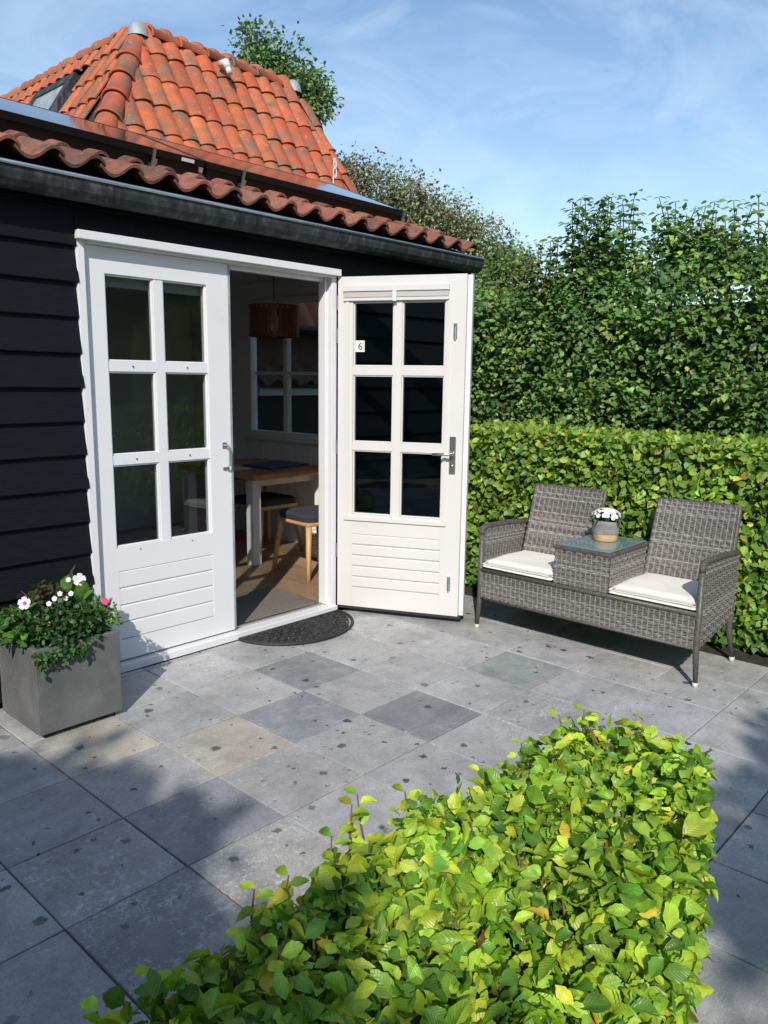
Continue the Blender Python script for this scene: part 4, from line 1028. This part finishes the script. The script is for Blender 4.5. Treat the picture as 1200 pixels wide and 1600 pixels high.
def plant(name, label, c, rad, hgt, n, L, pal, tmpl=T_MED, up=.5, flowers=(), stems=10):
    e = tag(empty(name, c), label, 'plant', 'plants in the concrete planter')
    c = np.array(c); d = rvec(n); rr = rng.random(n) ** (1 / 2.4); rr = np.clip(rr, .25, 1)
    P = c + np.stack([d[:, 0] * rad[0] * rr, d[:, 1] * rad[1] * rr, np.abs(d[:, 2]) * hgt * rr + rng.normal(0, .012, n)], 1)
    leaves('foliage', P, d + rvec(n) * .8 + [0, 0, .15], d * .6 + rvec(n) * .6 + [0, 0, up], rng.uniform(.7, 1.3, n) * L, leafcols(n, *pal), e, tmpl)
    g = MB()
    for k in range(stems):
        a = rnd.uniform(0, 6.28); q = rnd.uniform(.3, .8); tip = Vector(c) + Vector((math.cos(a) * rad[0] * q, math.sin(a) * rad[1] * q, hgt * rnd.uniform(.5, .95)))
        g.tube([Vector(c) - Vector((0, 0, .03)), (Vector(c) + tip) / 2 + Vector((0, 0, .03)), tip], [.003, .0025, .0015], 5)
    for (mtn, off, nrm, r, npet, thr) in flowers:
        f0 = Vector(c) + Vector(off); g.tube([Vector(c), f0], [.002, .0015], 5)
        gg = MB(); flower(gg, f0, nrm, r, npet, .34, .92 if npet <= 6 else .5)
        fo_ = gg.build('flower', mtn, e)
        if thr: g2 = MB(); flower(g2, f0 + Vector(nrm).normalized() * r * .10, nrm, r * .33, 5, .3, 1.0); g2.build('flower_throat', 'petalc', fo_)
    g.build('stem', 'twig', e)
    return e
CD = Vector((-.72, -.62, .35))
plant('bedding_plant', 'dense dark green small-leaved plant trailing over planter front', (0.63, 0.10, 0.40), (.19, .16), .13, 1500, .026,
      ([(.030, .085, .018), (.045, .12, .025), (.02, .055, .015), (.07, .16, .03)], [4, 3, 2, 1]), T_MED, .6)
plant('bedding_plant', 'brown-leaved plant with tiny pale flowers in planter centre', (0.62, 0.24, 0.42), (.13, .10), .19, 700, .026,
      ([(.055, .045, .022), (.075, .07, .028), (.05, .08, .025)], [3, 3, 2]), T_MED, .6,
      [('petalw', (-.02 + .03 * k, -.09 + .01 * k, .12 + .015 * (k % 3)), CD, .012, 5, False) for k in range(5)] + [('petals', (-.06, -.15, .08), CD, .012, 6, False), ('petals', (-.10, -.17, .045), CD, .018, 9, False), ('petals', (-.06, -.16, .05), CD, .012, 6, False)])
plant('petunia', 'petunia with pink-throated white flower at planter left edge', (0.48, 0.16, 0.41), (.10, .12), .14, 340, .040,
      ([(.075, .17, .03), (.10, .22, .04), (.05, .12, .025)], [3, 2, 2]), T_MED, .5,
      [('petalw', (0.0, -.05, .165), CD, .028, 5, True)], 6)
plant('petunia', 'petunia with large upright leaves and white flower beside door frame', (0.76, 0.25, 0.42), (.06, .06), .16, 70, .085,
      ([(.09, .20, .04), (.07, .16, .03)], [1, 1]), T_BIG, .7,
      [('petalw', (.015, -.03, .185), Vector((-.3, -.8, .2)), .029, 5, False), ('petalw', (-.03, -.02, .19), CD, .012, 6, False)], 4)
plant('pink_dianthus', 'light green feathery plant with single pink flower at planter right edge', (0.80, 0.12, 0.41), (.10, .12), .11, 620, .020,
      ([(.10, .19, .04), (.13, .23, .06), (.06, .13, .03)], [3, 2, 2]), T_SMALL, .5,
      [('petalp', (.03, -.03, .105), CD, .018, 11, False)], 8)
# sprays hanging over the planter's front edge
n = 260; P = np.stack([rng.uniform(.44, .66, n), rng.normal(-.045, .012, n), .40 - np.abs(rng.normal(0, .028, n))], 1)
ht = tag(empty('trailing_plant', (0.55, -0.04, 0.38)), 'small round-leaved sprays hanging over front rim of concrete planter', 'plant', 'plants in the concrete planter')
leaves('foliage', P, rvec(n) * .6 + [0, -.4, -.5], rvec(n) * .5 + [0, -.8, .5], rng.uniform(.016, .03, n), leafcols(n, [(.05, .13, .025), (.035, .09, .02)], [1, 1]), ht, T_MED)

# ================================================================== HEDGES
def bump2(a, b, s=1.0):
    return s * (0.5 * np.sin(a * 3.1 + 1.3 * np.sin(b * 2.3)) + 0.3 * np.sin(b * 5.7 + a * 2.2) + 0.25 * np.sin(a * 7.9 - b * 4.1))

def hedge_low():
    e = tag(empty('beech_hedge', (3.95, -1.6, 0.012)), 'waist-high clipped yellow-green hedge behind the rattan bench', 'hedge')
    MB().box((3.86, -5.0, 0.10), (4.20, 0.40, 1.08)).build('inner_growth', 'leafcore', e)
    n = 17000
    y = rng.uniform(-4.2, 0.36, n); z = rng.uniform(0.05, 1.20, n)
    dep = np.abs(rng.normal(0, .055, n))
    x = 3.69 + bump2(y * 1.6, z * 2.2, .035) + dep + 0.05 * np.clip((z - 1.08) / .12, 0, 1) ** 2
    P1 = np.stack([x, y, z], 1); N1 = np.tile([-1.0, -.15, .45], (n, 1)) + rvec(n) * .75; D1 = rvec(n) * .9 + [-.35, 0, -.35]
    n2 = 8000
    y2 = rng.uniform(-4.2, 0.36, n2); x2 = rng.uniform(3.68, 4.34, n2); z2 = 1.185 + bump2(x2 * 2, y2, .016) - np.abs(rng.normal(0, .035, n2)) + np.abs(rng.normal(0, .018, n2)) * (rng.random(n2) < .35)
    P2 = np.stack([x2, y2, z2], 1); N2 = np.tile([-.35, -.2, 1.0], (n2, 1)) + rvec(n2) * .65; D2 = rvec(n2) + [-.2, 0, .1]
    c1 = leafcols(n, [(.14, .27, .035), (.20, .34, .045), (.28, .40, .05), (.09, .19, .03), (.36, .38, .055), (.30, .20, .065)], [4, 4, 2.6, 2.6, .8, .2])
    c1 = c1 * (1 + .22 * bump2(y * 2.1, z * 2.7, 1.0))[:, None]
    low = np.clip((.40 - z) / .4, 0, 1)[:, None]; c1 = c1 * (1 - low) + low * leafcols(n, [(.07, .18, .03), (.09, .22, .04)], [1, 1])  # leaf colour darkens towards the hedge base, painting in the shade there
    c2 = leafcols(n2, [(.20, .32, .04), (.28, .38, .045), (.36, .36, .06), (.14, .26, .035)], [4, 3, 1, 2])
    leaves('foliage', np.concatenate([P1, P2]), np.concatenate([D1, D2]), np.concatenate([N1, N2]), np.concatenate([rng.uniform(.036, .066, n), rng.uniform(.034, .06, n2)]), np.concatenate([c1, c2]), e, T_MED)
    g = MB()
    for k in range(34):
        yy = -4.2 + k * .135 + rnd.uniform(-.04, .04); xx = 3.86 + rnd.uniform(-.05, .05)
        g.tube([(xx, yy, 0.0), (xx - .03 + rnd.uniform(-.04, .04), yy + rnd.uniform(-.05, .05), .35), (xx - .04, yy + rnd.uniform(-.1, .1), .75)], [.013, .009, .005], 6)
    g.build('stem', 'bark', e, True)
hedge_low()

def clumps(centers, rad, per, L, out, pal, upw=.6, outw=.5, flat=.7):
    n = len(centers) * per
    c = np.repeat(centers, per, 0); r = np.repeat(rad, per)[:, None] if np.ndim(rad) else rad
    d = rng.normal(0, .5, (n, 3)) * [1, 1, flat]
    P = c + d * r
    tilt = np.repeat(rvec(len(centers)) * .35, per, 0)
    N = np.asarray(out) * outw + [0, 0, upw] + tilt + rvec(n) * .38
    D = unit(d + 1e-3) * .8 + rvec(n) * .6 + np.asarray(out) * .35 + [0, 0, -.25]
    base = np.repeat(leafcols(len(centers), *pal, .20), per, 0)
    col = np.clip(base * (1 + .18 * rng.standard_normal((n, 1))), .004, .9)
    return P, D, N, rng.uniform(.7, 1.3, n) * L, col

def hedge_tall():
    e = tag(empty('tall_hedge', (5.2, -1.0, 0.012)), 'tall dense dark green hedge rising behind the low yellow-green hedge', 'hedge')
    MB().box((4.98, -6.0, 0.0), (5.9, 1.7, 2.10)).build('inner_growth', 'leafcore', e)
    nc = 2000
    y = rng.uniform(-5.5, 1.8, nc); z = rng.uniform(.75, 2.66, nc)
    hz = 2.36 - .16 * np.exp(-((y - .62) / .35) ** 2) + .22 * np.exp(-((y + .70) / .45) ** 2) + bump2(y, y * .3, .10)
    keep = z < hz; y, z = y[keep], z[keep]
    x = 4.74 + bump2(y * 1.1, z * 1.6, .12) + np.abs(rng.normal(0, .07, len(y))) + .35 * np.clip((z - 2.0) / .7, 0, 1) ** 2
    ce = np.stack([x, y, z], 1)
    pal = ([(.10, .20, .05), (.13, .25, .06), (.07, .15, .04), (.18, .30, .065), (.25, .36, .075), (.16, .21, .07)], [4, 4, 2.5, 2.4, 1.0, .6])
    a = clumps(ce, rng.uniform(.08, .16, len(ce)), 25, .052, (-.85, -.5, .35), pal, .5, .9)
    nc2 = 560
    y2 = rng.uniform(-5.5, 1.8, nc2); x2 = rng.uniform(4.85, 6.1, nc2); z2 = 2.31 - .16 * np.exp(-((y2 - .62) / .4) ** 2) + .22 * np.exp(-((y2 + .70) / .45) ** 2) + bump2(x2, y2, .12) + rng.normal(0, .05, nc2)
    b = clumps(np.stack([x2, y2, z2], 1), .15, 22, .052, (-.4, -.2, .8), pal, .8, .4)
    A_ = [np.concatenate(q) for q in zip(a, b)]
    leaves('foliage', *A_, e, T_SMALL)
    # upright shoots along the top with paired leaves
    g = MB(); PP, DD, NN, LL, CC = [], [], [], [], []
    def shoot(x, y, z0, h, lean, L, pal_):
        base = np.array([x, y, z0]); tip = base + np.array([lean[0], lean[1], h]); g.tube([Vector(base), Vector((base + tip) / 2 + np.array([lean[1] * .2, lean[0] * .2, 0])), Vector(tip)], [.008, .006, .003], 5)
        k = int(h / .055)
        for i in range(k):
            t_ = (i + 1) / k; q = base + (tip - base) * t_; az = i * 1.57 + rnd.uniform(-.4, .4)
            for s_ in (0, math.pi):
                for m_ in range(2):
                    dd = np.array([math.cos(az + s_ + m_ * .5), math.sin(az + s_ + m_ * .5), .1]); PP.append(q + dd * .05 * m_); DD.append(dd + [0, 0, -.25]); NN.append(np.array([-.35, -.3, 1.0]) + rng.normal(0, .25, 3)); LL.append(L * rnd.uniform(.7, 1.25) * (1 - .4 * t_)); CC.append(leafcols(1, *pal_)[0])
    psh = ([(.11, .22, .06), (.14, .26, .07), (.08, .17, .05)], [2, 2, 1])
    plt_ = ([(.20, .34, .08), (.16, .29, .07)], [1, 1])
    for k in range(26): shoot(5.0 + rnd.uniform(-.1, .3), -.05 + rnd.gauss(0, .17), 2.2 + rnd.uniform(-.1, .1), rnd.uniform(.45, .78), (rnd.gauss(0, .05), rnd.gauss(0, .06)), .098, psh)
    for k in range(30): shoot(5.0 + rnd.uniform(-.1, .3), -.85 + rnd.gauss(0, .22), 2.2 + rnd.uniform(-.1, .1), rnd.uniform(.38, .64), (rnd.gauss(0, .06), rnd.gauss(0, .09)), .09, plt_)
    for k in range(80): shoot(5.0 + rnd.uniform(-.15, .6), rnd.uniform(-5, 1.7), 2.1 + rnd.uniform(-.1, .1), rnd.uniform(.2, .45), (rnd.gauss(0, .06), rnd.gauss(0, .07)), .075, psh)
    for k in range(18): shoot(4.95 + rnd.uniform(-.1, .2), .42 + rnd.gauss(0, .16), 2.2, rnd.uniform(.3, .5), (rnd.gauss(0, .06), rnd.gauss(0, .08)), .075, ([(.12, .19, .03), (.17, .21, .03)], [1, 1]))
    leaves('shoot_leaves', np.array(PP), np.array(DD), np.array(NN), np.array(LL), np.array(CC), e, T_MED)
    g.build('shoot', 'twig', e)['kind'] = 'stuff'
    g = MB()
    for k in range(19):
        yy = -5.4 + k * .38; g.tube([(5.3, yy, 0), (5.25 + rnd.uniform(-.1, .1), yy + rnd.uniform(-.15, .15), 1.1), (5.2, yy + rnd.uniform(-.2, .2), 2.2)], [.045, .035, .02], 7)
    g.build('stem', 'bark', e, True)
hedge_tall()

# foreground clipped hedge
def hedge_front():
    e = tag(empty('low_hedge', (0.2, -2.5, -0.018)), 'low bright yellow-green beech hedge in the foreground', 'hedge')
    def topz(x, y):
        ex = np.clip((x - 0.95) / 0.38, 0, 1); cen = -2.50
        ed = np.clip((np.abs(y - cen) - .20) / .20, 0, 1)
        return 0.605 + bump2(x * 1.8, y * 2.5, .034) + .022 * np.sin(x * 9 + 2 * np.sin(y * 11)) * np.sin(y * 13 + x * 3) - .13 * ed ** 2 - .17 * ex ** 2
    n = 12500
    x = rng.uniform(-1.1, 1.16, n); y = rng.uniform(-2.82, -2.14, n)
    lim = -2.80 + .32 * np.clip((x - .25) / 1.0, 0, 1)
    keep = y > lim; x, y = x[keep], y[keep]; n = len(x)
    P1 = np.stack([x, y, topz(x, y) - np.abs(rng.normal(0, .058, n)) + .06 * (rng.random(n) < .16) * rng.random(n)], 1)
    N1 = np.tile([-.35, -.25, .75], (n, 1)) + rvec(n) * 1.15; D1 = rvec(n) * [1, 1, .5] + [0.1, .1, -.15]
    out = []
    # sides: far face (+y), near face (-y), end face (+x)
    m_ = 3600
    xs = rng.uniform(-1.1, 1.15, m_); zs = rng.uniform(0.03, .56, m_)
    out.append((np.stack([xs, -2.14 + bump2(xs * 2, zs * 3, .02) - np.abs(rng.normal(0, .03, m_)), zs], 1), np.array([0, 1., .4])))
    xs = rng.uniform(-1.1, 1.15, m_); zs = rng.uniform(0.03, .56, m_); yl = -2.80 + .33 * np.clip((xs - .25) / 1.0, 0, 1)
    out.append((np.stack([xs, yl + bump2(xs * 2, zs * 3, .02) + np.abs(rng.normal(0, .03, m_)), zs], 1), np.array([0.1, -1., .4])))
    k_ = 1300
    ys = rng.uniform(-2.48, -2.15, k_); zs = rng.uniform(0.03, .50, k_)
    out.append((np.stack([1.15 + bump2(ys * 3, zs * 3, .025) - np.abs(rng.normal(0, .03, k_)), ys, zs], 1), np.array([1., -.1, .4])))
    Ps = [P1]; Ns = [N1]; Ds = [D1]
    for p_, o_ in out:
        q = len(p_); Ps.append(p_); Ns.append(np.tile(o_, (q, 1)) + rvec(q) * .6); Ds.append(rvec(q) * .8 + o_ * .3 + [0, 0, -.4])
    P = np.concatenate(Ps); N = np.concatenate(Ns); D = np.concatenate(Ds); n = len(P)
    L = np.clip(rng.normal(.040, .011, n), .018, .064)
    pal = [(.24, .41, .035), (.33, .48, .04), (.43, .54, .045), (.12, .26, .03), (.55, .56, .05), (.64, .50, .05), (.46, .17, .06)]
    col = leafcols(n, pal, [5, 4.2, 2.2, 4.2, .5, .14, .07], .16)
    ptch = np.clip(bump2(P[:, 0] * 2.3, P[:, 1] * 2.9, 1.0) * .5 + .5, 0, 1)[:, None]; col = col * (.86 + .26 * ptch) * np.array([1.0, 1.0, 1.0])
    far = np.clip((P[:, 0] + .25) / -.5, 0, 1)[:, None]
    # 300 leaves that show largest become parts of their own
    V = P - np.array(CAM); zc = V @ np.array(fw); u = (V @ np.array(rt)) / zc * 1217 + 600; v = 800 - (V @ np.array(upv)) / zc * 1217
    vis = (u > 0) & (u < 1200) & (v < 1600) & (zc > 0)
    hgt = P[:, 2] - topz(P[:, 0], P[:, 1])
    facing = np.abs((unit(N) * unit(V)).sum(1))
    score = np.where(vis, (L / zc) * (.3 + facing) * np.clip(1 + hgt * 25, 0.02, 1.25), -1)
    pick = np.argsort(-score)[:300]; mask = np.ones(n, bool); mask[pick] = False
    leaves('foliage', P[mask], D[mask], N[mask], L[mask], col[mask], e, T_BIG)
    variants = []
    for tv, tf in _bt:
        me = MB().add([tuple(q) for q in tv], tf).mesh('leaf'); me.polygons.foreach_set('use_smooth', [True] * len(me.polygons)); me.materials.append(M['leafpiece'])
        uv = me.attributes.new('leafuv', 'FLOAT_VECTOR', 'POINT'); uv.data.foreach_set('vector', np.stack([tv[:, 0] + .5, tv[:, 1], 0 * tv[:, 1]], 1).astype(np.float32).ravel()); variants.append(me)
    S_, D_, N_ = leaf_frames(D[pick], N[pick])
    for i, q in enumerate(pick):
        l_ = float(L[q]); mt4 = frame(P[q] + np.array([0, 0, .003]), S_[i] * l_, D_[i] * l_, N_[i] * l_)
        inst('leaf', variants[i % 8], e, mt4, (*[float(t_) for t_ in col[q]], 1))
    g = MB()
    for k in range(170):
        xx = rnd.uniform(-.8, 1.08); yy = rnd.uniform(-2.70 + .33 * max(0, min(1, (xx - .25))), -2.2); zt = float(topz(np.array(xx), np.array(yy)))
        g.tube([(xx + rnd.uniform(-.08, .08), yy + rnd.uniform(-.08, .08), .02), (xx + rnd.uniform(-.05, .05), yy + rnd.uniform(-.05, .05), zt * .6), (xx, yy, zt - .005)], [.007, .004, .0022], 5)
    # protruding shoots
    PP, DD, NN, LL, CC = [], [], [], [], []
    for (xx, yy, hh) in [(.22, -2.12, .15), (.26, -2.13, .13), (.42, -2.13, .09), (-.05, -2.13, .12), (1.08, -2.16, .11), (.72, -2.14, .08), (.0, -2.16, .10), (-.22, -2.12, .09), (1.12, -2.34, .07), (.55, -2.12, .07), (.35, -2.35, .07), (.8, -2.3, .08), (1.0, -2.25, .09), (.1, -2.4, .06), (.62, -2.5, .07), (-.1, -2.3, .08), (.9, -2.14, .10), (-.35, -2.14, .1), (.15, -2.14, .11), (1.05, -2.40, .06)]:
        zt = float(topz(np.array(xx), np.array(yy))) - .03; tip = Vector((xx + rnd.uniform(-.04, .04), yy + rnd.uniform(0, .05), zt + hh))
        g.tube([(xx, yy, zt - .05), ((xx + tip.x) / 2, (yy + tip.y) / 2 + .01, zt + hh * .5), tip], [.003, .0025, .0015], 5)
        for i in range(7):
            t_ = i / 6; q = Vector((xx, yy, zt)).lerp(tip, t_); a = i * 2.4; PP.append(q); DD.append((math.cos(a), math.sin(a), .25)); NN.append((-.3 + rnd.uniform(-.4, .4), -.3 + rnd.uniform(-.4, .4), 1)); LL.append(.055 * (1.1 - .45 * t_)); CC.append(leafcols(1, pal[:5], [2, 3, 3, 1, 1])[0])
    leaves('shoot_leaves', np.array([tuple(q) for q in PP]), np.array(DD, float), np.array(NN, float), np.array(LL), np.array(CC), e, T_BIG)
    g.build('stem', 'twig', e, True)
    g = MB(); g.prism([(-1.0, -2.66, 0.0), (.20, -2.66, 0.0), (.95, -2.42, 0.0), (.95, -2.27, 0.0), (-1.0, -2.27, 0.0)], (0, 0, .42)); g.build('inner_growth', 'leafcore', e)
hedge_front()

# ================================================================== TREES
def tree(name, label, base, lobes, per, L, pal, upw=.6, group=None, trunk_r=.12, rad=.22, dens=60, tm=T_SMALL):
    e = tag(empty(name, base), label, 'tree', group)
    g = MB(); b = Vector(base); top = sum((Vector(c) for c, r in lobes), Vector()) / len(lobes)
    fork = b.lerp(Vector((top.x, top.y, min(Vector(c).z - r for c, r in lobes))), .85)
    g.tube([b, b.lerp(fork, .5) + Vector((.05, .03, 0)), fork], [trunk_r, trunk_r * .8, trunk_r * .62], 10)
    cs = []
    for c, r in lobes:
        c = Vector(c); g.tube([fork - Vector((0, 0, .05)), fork.lerp(c, .5) + Vector((rnd.uniform(-.1, .1), rnd.uniform(-.1, .1), .08)), c + Vector((0, 0, r * .4))], [trunk_r * .5, trunk_r * .3, trunk_r * .1], 7)
        n = int(dens * r * r / .5) + 8
        d = rvec(n); rr = rng.random(n) ** (1 / 2.2); cs.append(np.array(c) + d * rr[:, None] * r * (1 + .15 * rng.standard_normal((n, 1))))
        for k in range(7):
            q = Vector(cs[-1][k]); g.tube([c.lerp(q, .0), c.lerp(q, .55) + Vector((0, 0, .04)), q], [trunk_r * .16, trunk_r * .1, trunk_r * .04], 5)
    g.build('trunk', 'bark', e, True)
    ce = np.concatenate(cs)
    leaves('crown', *clumps(ce, rad, per, L, (-.5, -.4, .2), pal, upw, .45, .8), e, tm)
    return e
def at(px, py, dist):
    d = fw + rt * ((px - 600) / 1217.308) + upv * ((800 - py) / 1217.308); return CAM + d * dist
def lob(lst, dist): return [(tuple(at(px, py, dist + dd)), r / 1217.308 * (dist + dd)) for px, py, r, dd in lst]
gnd = lambda q: (q[0], q[1], -0.06)
PG = ([(.14, .23, .07), (.18, .27, .085), (.10, .18, .055)], [3, 2, 2])
l1 = lob([(408, 85, 34, 0), (440, 115, 42, .3), (470, 135, 30, .2), (395, 130, 34, .4), (497, 150, 22, 0), (482, 172, 22, .3), (450, 165, 40, .4)], 13)
tree('slender_tree', 'mid green tree peeking out above the ridge of the orange roof', gnd(at(440, 160, 13.4)), l1, 44, .085, PG, .5, 'trees beyond the garden', .12, .24, 52)
PB = ([(.22, .21, .10), (.18, .21, .085), (.26, .205, .11), (.15, .21, .07)], [3, 3, 2, 2])
l2 = lob([(565, 295, 46, 0), (610, 310, 50, .5), (660, 325, 48, 0), (705, 345, 46, .4), (745, 375, 42, .2), (790, 400, 34, .2), (560, 350, 50, .6), (620, 370, 60, .6), (690, 400, 60, .6), (760, 430, 50, .6), (540, 270, 26, .2)], 14)
tree('brownish_tree', 'olive brown tree behind the low roof, loose crown turning autumnal', gnd(at(660, 400, 14.4)), l2, 40, .065, PB, .5, 'trees beyond the garden', .16, .26, 60)
PG2 = ([(.11, .21, .045), (.14, .25, .05), (.08, .17, .035)], [3, 2, 2])
l3 = lob([(770, 430, 45, 0), (800, 450, 40, .3), (760, 500, 50, .3), (835, 470, 34, .2), (810, 420, 26, .1), (820, 520, 50, .4)], 9)
tree('young_tree', 'young light green tree at the house corner beyond the hedge', gnd(at(790, 470, 9.3)), l3, 30, .062, PG2, .6, 'trees beyond the garden', .07, .20, 70)
# trees behind the photographer whose shade falls over the left of the terrace and beside the hedge
def back(s, t_, L): 
    x = t_ * math.cos(SUN_AZ) - s * math.sin(SUN_AZ); y = t_ * math.sin(SUN_AZ) + s * math.cos(SUN_AZ)
    q = Vector((x, y, 0)) - LD * L; return tuple(q)
PD = ([(.03, .08, .016), (.045, .11, .02)], [1, 1])
la = [(back(-.35, -1.62, 8.2), .85), (back(-.80, -.80, 8.2), .40), (back(-.35, -.62, 8.2), .36), (back(.50, -1.45, 8.2), .9), (back(1.5, -1.9, 8.2), 1.0), (back(-1.55, -1.85, 8.0), .55)]
tree('garden_tree', 'leafy tree behind the photographer shading the terrace left', gnd(back(.2, -1.5, 8.3)), la, 26, .15, PD, .5, 'trees behind the photographer', .13, .20, 260)
lb = [(back(-3.62, -.62, 7.2), .66), (back(-4.4, -.7, 7.2), .85), (back(-3.9, -1.6, 7.2), .8)]
tree('garden_tree', 'leafy tree behind the photographer shading slabs right of the low hedge', gnd(back(-4.0, -1.0, 7.3)), lb, 26, .15, PD, .5, 'trees behind the photographer', .11, .20, 260)

# dark board fence across the garden, mirrored in the closed door's panes
fen = tag(empty('board_fence', (3.0, -7.4, 0)), 'dark horizontal board fence across the garden, mirrored in the door panes', 'fence')
for k in range(11):
    for x0 in (-3.0, -0.5, 2.0, 4.5, 7.0):
        MB().prism([(x0 + .004, -7.40, 0.06 + k * .16), (x0 + .004, -7.385 + .02, 0.06 + k * .16), (x0 + .004, -7.385, 0.06 + k * .16 + .165), (x0 + .004, -7.40, 0.06 + k * .16 + .165)], (2.492, 0, 0)).build('board', 'blackwood', fen)
for x in (-3.05, -0.55, 1.95, 4.45, 6.95, 9.45):
    MB().box((x, -7.50, -0.05), (x + .10, -7.405, 1.95)).build('post', 'blackwood', fen)

# unseen barn added on the left so the open door's panes mirror something dark
barn = tag(empty('added_barn', (-10.5, 0, 0)), 'added black boarded barn, out of view, darkening reflections in the open door panes', 'barn')
MB().box((-12, -8, -0.05), (-9.03, 7, 3.6)).build('wall', 'blackwood', barn)
for k in range(18):
    MB().prism([(-9.029, -8, 0.02 + k * .2), (-9.0, -8, 0.02 + k * .2), (-9.012, -8, 0.02 + k * .2 + .205), (-9.029, -8, 0.02 + k * .2 + .205)], (0, 15, 0)).build('board', 'blackwood', barn)
MB().prism([(-8.8, -8.2, 3.55), (-10.5, -8.2, 5.2), (-12.2, -8.2, 3.55)], (0, 15.4, 0)).build('roof', 'tile_low', barn).color = (.2, .09, .06, 1)
lc = [((6.6, -8.9, 2.2), 1.3), ((7.6, -9.2, 3.2), 1.4), ((5.6, -9.2, 3.0), 1.2), ((8.8, -9.0, 2.4), 1.3), ((6.8, -9.4, 4.2), 1.1), ((4.6, -9.2, 1.9), 1.0)]
tree('garden_tree', 'broad leafy tree beyond the board fence, mirrored in the closed door panes', (6.6, -9.2, -0.06), lc, 22, .14, PG2, .5, 'trees behind the photographer', .16, .30, 46)
